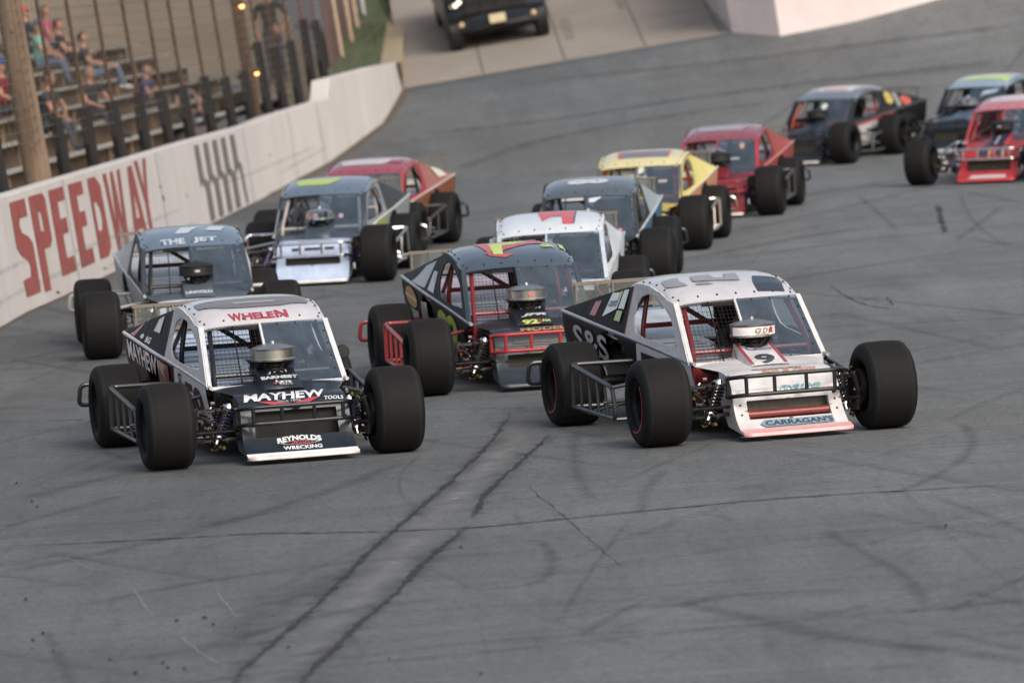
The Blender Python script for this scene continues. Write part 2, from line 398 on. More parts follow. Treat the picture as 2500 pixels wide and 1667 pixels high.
for (px, py) in ((42, 1182), (78, 1226), (92, 1240), (500, 1510), (430, 1517), (667, 1505), (575, 1535), (520, 1527), (705, 1582), (270, 1613), (132, 1592), (78, 1587), (398, 1620), (410, 1632), (1175, 1648), (950, 1612), (106, 1548), (64, 1465), (332, 1646), (1125, 1338), (450, 1636), (82, 1565), (2310, 1286)):
    p = Ti @ hit_track(px, py); r = rng.uniform(.007, .016)
    mb.add([p+Vector((r*rng.uniform(.5, 1.5)*math.cos(k*1.05), r*2*rng.uniform(.5, 1.4)*math.sin(k*1.05), .008)) for k in range(6)] + [p+Vector((0, 0, .022))], [(k, (k+1) % 6, 6) for k in range(6)])
o = link('rubber_crumbs', mb.mesh('rubber_crumbs', smooth=0, weld=False), rub); o.matrix_world = T; tag(o, 'black crumbs of tyre rubber scattered over the foreground asphalt', 'rubber crumbs', kind='stuff')

# ground far around
mb = MB(); mb.add([(-600, -50, -9), (600, -50, -9), (600, 1500, -9), (-600, 1500, -9)], [(0, 1, 2, 3)])
g = link('ground', mb.mesh('ground', 0), mat('far ground', (.11, .1, .075), .95, noise=.3, nscale=.05)); tag(g, 'ground around the speedway', kind='structure')

# ------------------------------------------------------------------ race cars (local frame: nose towards -Y, +X is picture right)
BX = .119                                     # body sits off-centre on the axles
def lerp(a, b, t): return a+(b-a)*t
def pl(tab, x):
    if x <= tab[0][0]: return tab[0][1]
    for (a, fa), (b, fb) in zip(tab, tab[1:]):
        if x <= b: return fa+(fb-fa)*(x-a)/(b-a)
    return tab[-1][1]
NP = [(-.293, .055), (-.19, .10), (-.11, .165), (-.06, .23), (-.03, .30), (-.01, .37), (.02, .43), (.08, .485), (.19, .515), (.34, .53)]
def smoothprof(P, n):
    out = []
    for i in range(len(P)-1):
        a, b, c, e = P[max(0, i-1)], P[i], P[i+1], P[min(len(P)-1, i+2)]
        for k in range(n):
            t = k/n; out.append(tuple(.5*((2*b[j])+(c[j]-a[j])*t+(2*a[j]-5*b[j]+4*c[j]-e[j])*t*t+(-a[j]+3*b[j]-3*c[j]+e[j])*t**3) for j in (0, 1)))
    out.append(P[-1]); return out
NPS = smoothprof(NP, 3)
def nose(u, v):                               # u -1..1, v 0 lip .. 1 hood edge
    t = max(0, min(.9999, v))*(len(NPS)-1); i = int(t); y, z = (lerp(NPS[i][k], NPS[i+1][k], t-i) for k in (0, 1))
    hw = lerp(.445, .43, v)
    return Vector((BX+u*hw, y+.015*u*u, z-.012*v*abs(u)**6))
def noz(z):                                   # v of a height on the nose
    for k in range(200):
        if nose(0, k/200).z >= z: return k/200
    return 1
def hood(u, v):
    y = lerp(.34, .80, v); hw = lerp(.43, .545, v)
    return Vector((BX+u*hw, y-.10*u*u*v, lerp(.53, .562, v)+.03*(1-u*u)*v-.012*abs(u)**6))
def bulge(u, v):
    return Vector((BX+u*.15, lerp(.36, .84, v), lerp(.545, .70, v)-.004*u*u))
RZ = [(1.181, 1.031), (1.26, 1.075), (1.38, 1.125), (1.55, 1.17), (1.76, 1.20), (2.0, 1.208), (2.3, 1.195), (2.5, 1.175)]
RW = [(1.181, .515), (1.4, .53), (1.8, .54), (2.2, .53), (2.5, .50)]
def roof(u, v):
    y = lerp(1.181, 2.5, v)
    s = abs(u)
    z = pl(RZ, y)-.018*s*s-.055*s**7*min(1, .35+v*3)
    bow = -.06*(1-u*u)*(1-min(1, v*3))        # header bows forward
    return Vector((BX+u*pl(RW, y), y+bow, z+.0*s))
RAILZ = [(.69, .565), (2.0, .70), (3.93, .858)]
RAILW = [(.69, .55), (1.6, .60), (2.6, .66), (3.93, .697)]
def upx(y, z):                                # half width of the greenhouse
    zr, zt = pl(RAILZ, y), pl(RZ, max(1.181, y))-.07
    wr, wt = pl(RAILW, y), pl(RW, max(1.181, y))
    if y > 2.5: wt = lerp(.50, .62, (y-2.5)/1.43); zt = lerp(1.1, .9, (y-2.5)/1.43)
    if y < 1.181: zt = lerp(.57, .96, (y-.69)/.491); wt = lerp(.55, .515, (y-.69)/.491); 
    t = (z-zr)/max(.05, zt-zr); return lerp(wr, wt, max(-.2, min(1.15, t)))
def side(s):
    def fn(u, v):                             # u 0 rear -> 1 front, v 0 sill -> 1 rail
        y = lerp(3.93, .62, u); zr = pl(RAILZ, y); zb = pl([(.62, .30), (1.0, .24), (2.0, .22), (2.4, .30), (3.93, .42)], y)
        return Vector((BX+s*(pl(RAILW, y)-.07*(1-v)**2), y, lerp(zb, zr, v)))
    return fn
def sail(s):
    def fn(u, v):                             # u 0 rear -> 1 front; the triangular fin
        y = lerp(3.9, 2.22, u); zr = pl(RAILZ, y)+.01; zt = sailtop(y)
        z = lerp(zr, zt, v); return Vector((BX+s*upx(y, z), y, z))
    return fn
def sailtop(y): return pl([(2.22, 1.125), (2.5, 1.105), (3.2, 1.0), (3.9, .885)], y)
def ws(u, v):                                 # windscreen plane
    y = lerp(.69, 1.175, v); return Vector((BX+u*lerp(.545, .50, v), y-.06*(1-u*u)*lerp(.4, 1, v), lerp(.558, 1.032, v)))
def inner(u, v): return Vector((BX+lerp(-.50, .02, u), lerp(.90, 2.3, v), lerp(.555, .67, v)))
def deck(u, v):
    y = lerp(2.25, 3.9, v); return Vector((BX+u*(pl(RAILW, y)-.02), y, pl(RAILZ, y)-.02-.05*(1-v)))
def cleaner(u, v):                            # u -1..1 round the front half
    a = u*math.pi/2; return Vector((BX+.178*math.sin(a), .80-.178*math.cos(a), lerp(.745, .845, v)))

def roofa(u, v): return roof(u, v if v < .15 else .15+(v-.15)*.32)    # artwork sits on the front slope of the roof
CACHE = {}
def cached(k, fn):
    if k not in CACHE: CACHE[k] = fn()
    return CACHE[k]
def m_tire(wd=.383, r=.343):
    def f():
        b = MB(); h = wd/2
        prof = [(-h+.035, .195), (-h+.005, .215), (-h-.006, .25), (-h+.004, .295), (-h+.022, r-.022), (-h+.045, r-.008), (-h+.09, r-.002), (0, r), (h-.09, r-.002), (h-.045, r-.008), (h-.022, r-.022), (h-.004, .295), (h+.006, .25), (h-.005, .215), (h-.035, .195)]
        b.lathe(prof, n=64); return b.mesh('tire', 50)
    return cached(('tire', wd, r), f)
def m_rim(s, wd=.383):
    def f():
        b = MB(); h = wd/2
        b.lathe([(s*(h-.02), .198), (s*(h-.03), .205), (s*(h-.045), .195), (s*(h-.06), .178), (s*(h-.15), .172), (s*(h-.2), .165), (s*(h-.21), .12), (s*(h-.19), .07), (s*(h-.17), .065), (s*(h-.165), .04), (s*(h-.165), .001)], n=40)
        b.lathe([(-s*(h-.035), .197), (-s*(h-.05), .185), (-s*(h-.1), .17), (s*(h-.2), .168)], n=32)
        for k in range(5):
            a = 2*math.pi*k/5; c = Vector((0, .052*math.cos(a), .052*math.sin(a)))
            b.tube([c+Vector((s*(h-.165), 0, 0)), c+Vector((s*(h-.14), 0, 0))], .011, 6)
        for k in range(10):
            a = 2*math.pi*k/10; c = Vector((s*(h-.196), .115*math.cos(a), .115*math.sin(a))); b.tube([c, c+Vector((s*.006, 0, 0))], .014, 8)
        return b.mesh('rim', 30)
    return cached(('rim', s, wd), f)

def m_susp(s):                                # s side, arms and upright
    def f():
        b = MB(); X = s*.70
        b.tube([(s*.43+BX*.9, .10, .2), (X, 0, .2), (s*.42+BX*.9, .36, .2)], .017, 8)
        b.tube([(s*.43+BX*.9, .10, .43), (X-.02*s, 0, .43), (s*.42+BX*.9, .30, .43)], .014, 8)
        b.tube([(X, 0, .16), (X+.03*s, .01, .3), (X-.02*s, 0, .46)], [.03, .045, .025], 10)
        b.tube([(s*.45+BX, .06, .26), (X, -.1, .27)], .012, 8)
        b.lathe([(-.016, .06), (-.016, .145), (.016, .145), (.016, .06)], Matrix.Translation((X+.03*s, 0, .34)), 32)
        b.box((X-.02, .06, .28), (X+.05, .16, .40))
        for k in range(26):                   # fittings, lines, bolts around the hub
            p = Vector((s*(.50+.2*rr.random())+BX*.5, .0+.3*rr.random(), .14+.34*rr.random())); q = p+Vector((rr.uniform(-.07, .07), rr.uniform(-.05, .05), rr.uniform(-.06, .06)))
            b.tube([p, q], rr.uniform(.006, .016), 6)
        return b.mesh('suspension', 40)
    rr = random.Random(8+s); return cached(('susp', s), f)
def m_fit(s):
    def f():
        b = MB(); rr = random.Random(31+s)
        for k in range(34):
            p = Vector((s*(.50+.22*rr.random())+BX*.5, -.04+.35*rr.random(), .12+.40*rr.random())); q = p+Vector((rr.uniform(-.035, .035), rr.uniform(-.03, .03), rr.uniform(-.03, .03)))
            b.tube([p, q], rr.uniform(.005, .013), 6, mi=k % 3)
        return b.mesh('brake_fittings', 40)
    return cached(('fit', s), f)
def m_shock(s):
    def f():
        b = MB(); a, c = Vector((s*.48+BX*.8, .10, .47)), Vector((s*.57+BX*.4, .03, .17)); d_ = (c-a)
        b.tube([a, c], .022, 10); b.tube([a+d_*.05, a+d_*.12], .045, 12); b.tube([a+d_*.8, a+d_*.86], .045, 12)
        q = d_.normalized().orthogonal(); w_ = d_.normalized().cross(q)
        b.tube([a+d_*(.12+.68*t/84)+(q*math.cos(t*.6)+w_*math.sin(t*.6))*.042 for t in range(85)], .008, 6, mi=1)
        return b.mesh('coil_shock', 40)
    return cached(('shock', s), f)
def m_chassis():
    def f():
        b = MB(); t = .021
        for s in (-1, 1):
            b.tube(arc([(BX+s*.36, .12, .16), (BX+s*.36, .6, .16), (BX+s*.50, 1.0, .14), (BX+s*.52, 2.2, .14), (BX+s*.36, 2.6, .35), (BX+s*.36, 3.8, .38)], .1), .032)
            b.tube(arc([(BX+s*.36, .14, .42), (BX+s*.37, .4, .44), (BX+s*.44, .75, .52)], .08), t)
            b.tube([(BX+s*.36, .14, .42), (BX+s*.36, .12, .16)], t); b.tube([(BX+s*.36, .33, .43), (BX+s*.36, .33, .16)], t)
        b.tube([(BX-.36, .12, .16), (BX+.36, .12, .16)], .03)
        b.tube([(BX-.5, 2.2, .14), (BX+.5, 2.2, .14)], .03)
        b.box((BX-.5, .9, .13), (BX+.5, 2.4, .145)); b.box((BX-.2, .2, .16), (BX+.2, .95, .52))           # floor pan, engine block
        b.tube([(-.72, 2.642, .34), (.72, 2.642, .34)], .05, 12); b.lathe([(-.14, .05), (-.1, .13), (.1, .13), (.14, .05)], Matrix.Translation((0, 2.642, .34)), 20)
        for s in (-1, 1):
            for k in range(4):                # exhaust headers
                y = .30+.15*k; b.tube(arc([(BX+s*.19, y, .42), (BX+s*.32, y+.03, .40), (BX+s*.36, y+.1, .26), (BX+s*.40, 1.0, .2)], .06), .021)
            b.tube([(BX+s*.40, 1.0, .2), (BX+s*.55, 2.0, .17)], .045, 10)
        b.box((BX-.40, 3.0, .30), (BX+.40, 3.7, .55))
        return b.mesh('chassis', 40)
    return cached('chassis', f)
def m_cage():
    def f():
        b = MB(); t = .021
        for y, zt in ((2.15, 1.15),):
            b.tube(arc([(BX-.50, y, .2), (BX-.52, y, .75), (BX-.44, y, zt), (BX+.44, y, zt), (BX+.52, y, .75), (BX+.50, y, .2)], .1), t)
        for s in (-1, 1):
            b.tube(arc([(BX+s*.48, .86, .3), (BX+s*.48, .86, .66), (BX+s*.42, 1.32, 1.06), (BX+s*.43, 2.15, 1.15)], .1), t)
            b.tube([(BX+s*.43, 2.15, 1.1), (BX+s*.44, 3.4, .6)], t)
            for z in (.3, .42, .55): b.tube([(BX+s*.49, .9, z), (BX+s*.51, 2.15, z+.03)], t)
            b.tube([(BX+s*.47, .9, .64), (BX+s*.5, 2.1, .3)], t*.8)
        b.tube([(BX-.47, .88, .64), (BX+.47, .88, .64)], t); b.tube([(BX-.43, 1.30, 1.05), (BX+.43, 1.30, 1.05)], t)
        b.tube([(BX-.5, 2.15, .8), (BX+.5, 2.15, .8)], t); b.tube([(BX-.44, 2.15, 1.12), (BX+.48, 2.15, .5)], t)
        return b.mesh('roll_cage', 40)
    return cached('cage', f)
def m_seat():
    def f():
        b = MB(); x = BX+.22
        def sh(u, v):
            a = (u-.5)*2; return Vector((x+a*.22, lerp(1.6, 2.0, v)-.10*abs(a)**3-.03, lerp(.32, .95, v)))
        b.grid(sh, 10, 8); b.box((x-.2, 1.35, .24), (x+.2, 1.65, .33))
        for s in (-1, 1): b.box((x+s*.17-.02, 1.75, .84), (x+s*.17+.02, 1.95, 1.0))
        return b.mesh('seat', 40)
    return cached('seat', f)
def m_nerf(s, tall):
    def f():
        b = MB(); t = .019; X = s*1.0
        T0 = (X, 2.2, .53); F1 = (X*.97, 1.12, .40); F2 = (X*.97, 1.05, .15); B2 = (X, 2.2, .19)
        b.tube(arc([(BX+s*.55, 2.1, .53), T0, F1, F2, B2], .07), t)
        b.tube([B2, T0], t); b.tube([F1, (BX+s*.48, .98, .50)], t*.9); b.tube([F2, (BX+s*.5, 1.0, .15)], t*.9); b.tube([B2, (BX+s*.5, 2.15, .18)], t*.9)
        for k in range(1, tall):
            q = k/tall; b.tube([Vector(T0).lerp(Vector(F1), q), Vector(B2).lerp(Vector(F2), q)], t*.75)
        b.tube([(X, 1.8, .16), (BX+s*.5, 1.6, .3)], t*.8); b.tube([(X, 1.3, .27), (BX+s*.5, 1.2, .3)], t*.8)
        return b.mesh('nerf_bar', 40)
    return cached(('nerf', s, tall), f)
def m_rearbar(s):
    def f():
        b = MB(); b.tube(arc([(BX+s*.5, 3.15, .50), (s*1.10, 3.15, .50), (s*1.12, 3.17, .33), (BX+s*.5, 3.15, .33)], .05), .02)
        b.tube([(s*1.0, 3.15, .5), (s*1.0, 3.15, .33)], .016); return b.mesh('rear_side_bar', 40)
    return cached(('rb', s), f)
def m_bumper(st):
    def f():
        b = MB(); t = .0175; z1, z0 = (.50, .355) if st != 'low' else (.445, .315); w_ = .455; y = -.14
        for z in (z0, z1):
            b.tube(arc([(BX-.36, .25, z-.02), (BX-w_-.03, .02, z-.02), (BX-w_+.06, y, z), (BX+w_-.06, y, z), (BX+w_+.03, .02, z-.02), (BX+.36, .25, z-.02)], .12, 7), t, 10)
        for x in (-.36, -.13, .13, .36): b.tube([(BX+x, y, z0), (BX+x, y, z1)], t*.9)
        for s in (-1, 1): b.tube([(BX+s*(w_+.015), .0, z0-.02), (BX+s*(w_+.015), .0, z1-.02)], t*.9)
        return b.mesh('front_bumper', 40)
    return cached(('bump', st), f)
def m_screen():
    def f():
        b = MB()
        for k in range(1, 14): 
            u = lerp(-.96, -.06, k/14); b.tube([ws(u, .03)+Vector((0, .01, 0)), ws(u, .97)+Vector((0, .01, 0))], .0015, 4)
        for k in range(1, 17):
            v = k/17; b.tube([ws(lerp(-.98, -.05, q/4), v)+Vector((0, .01, 0)) for q in range(5)], .0015, 4)
        b.tube([ws(-.52, .02), ws(-.52, .98)], .006, 6)
        return b.mesh('windshield_screen', 0)
    return cached('screen', f)
def m_cleaner():
    def f():
        b = MB(); M = Matrix.Translation((BX, .80, 0)) @ Matrix.Rotation(-math.pi/2, 4, 'Y')
        b.lathe([(.745, .0), (.745, .178), (.758, .181), (.766, .174), (.83, .174), (.836, .181), (.846, .182), (.852, .165), (.868, .12), (.882, .06), (.885, 0)], M, 56)
        b.lathe([(.885, .018), (.9, .016), (.905, 0)], M, 12); return b.mesh('air_cleaner', 25)
    return cached('cleaner', f)
def m_carb():
    def f():
        b = MB(); M = Matrix.Translation((BX, .80, 0)) @ Matrix.Rotation(-math.pi/2, 4, 'Y')
        b.lathe([(.66, .10), (.69, .10), (.70, .075), (.72, .07), (.735, .13), (.748, .15)], M, 28)
        for k in range(8): 
            a = k*.8; b.tube([(BX+.1*math.cos(a), .8+.1*math.sin(a), .66), (BX+.13*math.cos(a+.5), .8+.13*math.sin(a+.5), .73)], .008, 6)
        return b.mesh('carburettor', 40)
    return cached('carb', f)
def clip_side(s, outer, holes=(), thick=.012):
    loops = [outer]+list(holes); ls = [[Vector((y, z, 0)) for y, z in l] for l in loops]
    b = MB(); pts = [p for l in ls for p in l]; b.add([(BX+s*upx(p.x, p.y), p.x, p.y) for p in pts], [tuple(f) for f in tessellate_polygon(ls)])
    me = b.mesh('panel', 0); bm = bmesh.new(); bm.from_mesh(me)
    for k in range(1, 14):
        bmesh.ops.bisect_plane(bm, geom=bm.verts[:]+bm.edges[:]+bm.faces[:], plane_co=(0, .6+k*.24, 0), plane_no=(0, 1, 0))
    for v in bm.verts: v.co.x = BX+s*upx(v.co.y, v.co.z)
    bmesh.ops.solidify(bm, geom=bm.faces[:], thickness=thick*s)
    bmesh.ops.recalc_face_normals(bm, faces=bm.faces[:]); bm.to_mesh(me); bm.free(); return me
HOLE = [(1.02, .69), (1.22, .90), (1.40, 1.005), (1.58, 1.055), (1.80, 1.075), (1.97, 1.045), (2.06, .98), (2.09, .90), (2.06, .82), (1.98, .755), (1.80, .725), (1.4, .70)]
def m_cabin(s):
    def f():
        outer = [(.69, .57), (.86, .73), (1.0, .865), (1.181, 1.02)] + [(y, pl(RZ, y)-.055) for y in (1.3, 1.5, 1.76, 2.0, 2.22)] + [(2.24, pl(RAILZ, 2.24)+.01), (1.6, pl(RAILZ, 1.6)+.01), (1.0, pl(RAILZ, 1.0)+.01)]
        return clip_side(s, outer, [HOLE])
    return cached(('cabin', s), f)
def m_sail(s):
    def f(): return clip_side(s, [(2.245, pl(RAILZ, 2.24)+.01), (2.245, 1.12), (2.5, 1.10), (3.2, 1.0), (3.9, .885), (3.92, .862), (3.0, pl(RAILZ, 3.0)+.01)])
    return cached(('sail', s), f)
def m_side(s):
    def f():
        fn = side(s); b = MB()
        def cut(i, j):                        # wheel clearance at the rear, sill kick-up at the front
            u, v = (i+.5)/40, (j+.5)/12; p = fn(u, v); return math.hypot(p.y-2.642, p.z-.34) < .40 or (p.y < 1.05 and p.z < .45-(1.05-p.y)*-.25)
        b.grid(fn, 40, 12, skip=cut); return b.mesh('side_panel', 40)
    return cached(('side', s), f)
def m_rail(s):
    def f():
        b = MB(); b.tube([(BX+s*(pl(RAILW, y)+.002), y, pl(RAILZ, y)+.005) for y in (.60, .72, 1.0, 1.6, 2.2, 2.6, 3.2, 3.93)], .016, 10); return b.mesh('body_rail', 50)
    return cached(('rail', s), f)
def m_roof():
    def f():
        b = MB(); b.grid(lambda u, v: roof(u*2-1, v), 28, 20)
        # rolled side edges run down to meet the pillars
        for s in (-1, 1):
            b.grid(lambda u, v: roof(s, u)+Vector((s*.006*v, 0, -.028*v)), 20, 2)
        b.grid(lambda u, v: roof(u*2-1, 0)+Vector((0, .012*v, -.02*v)), 28, 1)
        return b.mesh('roof', 50)
    return cached('roof', f)
def m_spoiler():
    def f():
        b = MB(); b.grid(lambda u, v: Vector((BX+lerp(-.64, .64, u), 3.72+.05*v, lerp(.885, 1.085, v))), 1, 1); return b.mesh('spoiler', 0)
    return cached('spoiler', f)
def m_spst():
    def f():
        b = MB()
        b.box((BX-.645, 3.762, 1.07), (BX+.645, 3.775, 1.10)); b.box((BX-.645, 3.712, .87), (BX+.645, 3.725, .90))
        for x in (-.45, .0, .45): b.tube([(BX+x, 3.76, 1.08), (BX+x, 3.3, .86)], .008, 6)
        for x in (-.62, -.3, .3, .62): b.box((BX+x-.008, 3.735, .88), (BX+x+.008, 3.765, 1.08))
        return b.mesh('spoiler_brace', 0)
    return cached('spst', f)

tire_m = bpy.data.materials.new('tyre rubber'); tire_m.use_nodes = True
def _tm():
    n = tire_m.node_tree.nodes; L = tire_m.node_tree.links; b = n['Principled BSDF']
    tc = n.new('ShaderNodeTexCoord'); mp = n.new('ShaderNodeMapping'); mp.inputs['Scale'].default_value = (30, 2, 2); L.new(tc.outputs['Object'], mp.inputs[0])
    t = n.new('ShaderNodeTexNoise'); t.inputs['Scale'].default_value = 3; t.inputs['Detail'].default_value = 5; L.new(mp.outputs[0], t.inputs['Vector'])
    sx = n.new('ShaderNodeSeparateXYZ'); L.new(tc.outputs['Object'], sx.inputs[0])
    ab = n.new('ShaderNodeMath'); ab.operation = 'ABSOLUTE'; L.new(sx.outputs[0], ab.inputs[0])
    mr = n.new('ShaderNodeMapRange'); mr.inputs['From Min'].default_value = .18; mr.inputs['From Max'].default_value = .12; L.new(ab.outputs[0], mr.inputs[0])   # worn tread is browner than the sidewall
    c = n.new('ShaderNodeMixRGB'); c.inputs[1].default_value = (.008, .0085, .009, 1); c.inputs[2].default_value = (.0095, .0088, .0085, 1); L.new(mr.outputs[0], c.inputs[0])
    r = n.new('ShaderNodeMapRange'); r.inputs['To Min'].default_value = .75; r.inputs['To Max'].default_value = 1.25; L.new(t.outputs[0], r.inputs[0])
    w2 = n.new('ShaderNodeMapRange'); w2.inputs['From Min'].default_value = .125; w2.inputs['From Max'].default_value = .165; L.new(ab.outputs[0], w2.inputs[0])
    pp = n.new('ShaderNodeMath'); pp.operation = 'PINGPONG'; pp.inputs[1].default_value = .5; L.new(w2.outputs[0], pp.inputs[0])
    c3 = n.new('ShaderNodeMixRGB'); c3.inputs[2].default_value = (.035, .035, .035, 1); L.new(c.outputs[0], c3.inputs[1]); pm = n.new('ShaderNodeMath'); pm.operation = 'MULTIPLY'; L.new(pp.outputs[0], pm.inputs[0]); L.new(t.outputs[0], pm.inputs[1]); L.new(pm.outputs[0], c3.inputs[0]); c = c3   # scuffed grey shoulder
    s_ = n.new('ShaderNodeVectorMath'); s_.operation = 'SCALE'; L.new(c.outputs[0], s_.inputs[0]); L.new(r.outputs[0], s_.inputs['Scale']); L.new(s_.outputs[0], b.inputs['Base Color'])
    b.inputs['Roughness'].default_value = .75; b.inputs['Specular IOR Level'].default_value = .2
    v = n.new('ShaderNodeTexNoise'); v.inputs['Scale'].default_value = 90; L.new(tc.outputs['Object'], v.inputs['Vector'])
    bu = n.new('ShaderNodeBump'); bu.inputs['Strength'].default_value = .4; bu.inputs['Distance'].default_value = .003; L.new(v.outputs[0], bu.inputs['Height']); L.new(bu.outputs[0], b.inputs['Normal'])
_tm()
steel = mat('dark steel', '#3a3a3c', .4, .8, noise=.4, nscale=14)
greasy = mat('greasy metal', '#2a2726', .45, .6, noise=.7, nscale=25)
chrome = mat('chrome', '#d8d8d8', .12, 1)
brushed = mat('brushed aluminium', '#c9c4bc', .3, 1, noise=.12, nscale=30, stretch=(1, 1, 12))
blackm = mat('black plastic', '#151516', .55); matte = mat('matte black', '#0e0e0f', .8)
rimm = mat('black wheel', '#1b1b1c', .4, .5); screenm = mat('screen wire', '#1e1c1c', .5, .5)
radm = mat('radiator core', '#4a463e', .7, .3, noise=.4, nscale=40, stretch=(1, 1, 6))
redtape = mat('red wheel tape', '#b33a38', .6)
wsg = glassmat('scuffed sky-tinted polycarbonate', '#4a5a69', .46, .16); spg = glassmat('clear spoiler', '#70726d', .45, .7, var=.02, spec=.15)  # blue-grey windshield tint paints in reflected sky on top of the scuffs

def car(name, x, y, yaw, label, c):
    z = track_raise(x, y)
    root = empty('race_car', T @ Matrix.Translation((x, y, z)) @ Matrix.Rotation(yaw, 4, 'Z'))
    tag(root, label, 'race car', 'modified race cars lined up on the banked track')
    P = lambda nm, me, mt, par=root, **k: link(nm, me, mt, par, **k)
    g = c.get
    # wheels
    for s in (-1, 1):
        for yy, cx in ((0, .918), (2.642, .882)):
            t = P('tire', m_tire(), tire_m); t.location = (s*cx, yy, .343)
            r = P('rim', m_rim(s), g('rim', rimm), t)
            if g('tape') and s < 0:
                b = MB(); b.grid(lambda u, v: Vector((s*.199, lerp(.215, .228, v)*math.cos(R(120+150*u)+.3), lerp(.215, .228, v)*math.sin(R(120+150*u)+.3))), 24, 1); me_ = cached('tape', lambda: b.mesh('wheel_stripe', 0)); P('wheel_stripe', me_, redtape, t)
        P('suspension', m_susp(s), greasy); P('brake_fittings', m_fit(s), [mat('brass', '#8d7a3c', .4, .8), brushed, mat('dark bronze', '#3a2f28', .5, .5)]); P('coil_shock', m_shock(s), [chrome, paint(g('coil', '#2c2350'))])
        P('nerf_bar', m_nerf(s, g('nerfn', 4)), g('nerfm') or paint(g('nerf', '#1c1f22'))); P('rear_side_bar', m_rearbar(s), g('nerfm') or paint(g('nerf', '#1c1f22')))
        o = P('cabin_side', m_cabin(s), matt(g('cabin', g('body'))))
        sl_ = P('sail_panel', m_sail(s), matt(g('sail', g('body'))))
        sd = P('side_panel', m_side(s), matt(g('side', g('body'))), solid=.008)
        P('body_rail', m_rail(s), paint(g('rail', '#8f9498')))
        for surf, obj_, key, pre in ((side(s), sd, 'side', 'r' if s < 0 else 'l'), (sail(s), sl_, 'sail', 'r' if s < 0 else 'l')):
            for ai, (colr, items) in enumerate(g('art_'+key+'_'+pre, [])):
                P('lettering', art_mesh(items, surf, off=(.014+.003*ai)*(1 if s < 0 else -1)), decalm(colr), obj_)
    P('chassis', m_chassis(), greasy); P('roll_cage', m_cage(), paint(g('cage', '#2a2a2c'))); P('seat', m_seat(), blackm)
    # nose with its grille opening
    z0, z1 = g('grille', (.20, .40)); va, vb = noz(z0), noz(z1)
    def fn():
        b = MB(); hu = .76
        for (u0, u1, v0, v1, nu, nv) in ((-1, 1, 0, va, 20, 8), (-1, 1, vb, 1, 20, 16), (-1, -hu, va, vb, 3, 10), (hu, 1, va, vb, 3, 10)):
            b.grid(nose, nu, nv, u0=u0, u1=u1, v0=v0, v1=v1)
        for s in (-1, 1):                     # cheeks
            pr = [nose(s, k/24) for k in range(25)]; bk = Vector((BX+s*.44, .34, .30)); b2 = Vector((BX+s*.445, .12, .10))
            b.add(pr+[bk, b2], [tuple(range(25))+(25, 26)])
        for k in range(2):                    # return flanges of the opening
            v_ = (va, vb)[k]; b.grid(lambda u, v: nose(lerp(-hu, hu, u), v_)+Vector((0, .05*v, 0)), 12, 1)
        for s in (-1, 1): b.grid(lambda u, v: nose(s*hu, lerp(va, vb, u))+Vector((0, .05*v, 0)), 8, 1)
        return b.mesh('nose', 35)
    nm = cached(('nose', z0, z1), fn); ns = P('nose', nm, paint(g('nose', g('body'))))
    b = MB(); b.box((BX-.36, .06, z0-.05), (BX+.36, .09, z1+.06)); P('radiator', cached(('rad', z0, z1), lambda: b.mesh('radiator', 0)), g('radm', radm))
    if g('grillbar'):
        b = MB(); b.tube([(BX-.34, -.02, z0+.035), (BX+.34, -.02, z0+.035)], .034, 12); P('oil_cooler', b.mesh('oil_cooler'), paint(g('grillbar')))
    b = MB(); b.grid(lambda u, v: nose(u*2-1, 0)+Vector((0, -.012+.10*v, -.012-.002*v)), 12, 2); b.grid(lambda u, v: nose(u*2-1, .0)+Vector((0, -.012, -.012+.03*v)), 12, 1)
    P('splitter', cached('split', lambda: b.mesh('splitter', 30)), paint(g('splitter', '#d5cfcc')), solid=.006)
    hd = P('hood', cached('hood', lambda: MB().grid(lambda u, v: hood(u*2-1, v), 16, 10).mesh('hood', 40)), paint(g('hood', g('body'))))
    b = MB(); b.grid(lambda u, v: bulge(u*2-1, v), 6, 8)
    for s in (-1, 1): b.grid(lambda u, v: bulge(s, u)*(1-v)+(Vector((BX+s*.19, lerp(.36, .84, u), .50)))*v, 8, 2)
    b.add([bulge(-1, 1), bulge(1, 1), (BX+.19, .84, .5), (BX-.19, .84, .5)], [(0, 1, 2, 3)])
    bl = P('hood_scoop', cached('bulge', lambda: b.mesh('hood_scoop', 30)), paint(g('bulge', g('hood', g('body')))))
    cl = P('air_cleaner', m_cleaner(), g('cleaner', brushed)); P('carburettor', m_carb(), greasy)
    rf = P('roof', m_roof(), roofpaint(g('roof', g('body'))), solid=.008)
    # windscreen: netting on one half, polycarbonate on the other
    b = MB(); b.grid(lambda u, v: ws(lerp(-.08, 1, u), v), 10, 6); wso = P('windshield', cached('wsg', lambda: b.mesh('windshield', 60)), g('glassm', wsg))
    b = MB(); b.box((-.012, 0, -.0), (.012, .02, 1)); 
    def fr():
        b = MB()
        b.tube([ws(-.08, 0), ws(-.08, .5), ws(-.08, 1)], .012, 6)
        for s in (-1, 1): b.grid(lambda u, v: ws(s, v)+Vector((s*lerp(-.012, .03, u), lerp(-.008, .0, u), 0)), 1, 6)
        b.grid(lambda u, v: ws(lerp(-1, 1, u), -.03+.06*v)+Vector((0, -.008, 0)), 10, 1)
        for u, v in [(.2, .97), (.5, .97), (.85, .97), (.93, .8), (.93, .6), (.93, .4), (.92, .2), (.5, .04), (.85, .04)]:
            q = ws(u, v); b.tube([q+Vector((0, -.01, 0)), q+Vector((0, .005, 0))], .008, 6, mi=1)
        for k in range(7): q = roof(-.9+.3*k, .05); b.tube([q+Vector((0, -.012, -.004)), q+Vector((0, .004, .008))], .008, 6, mi=1)
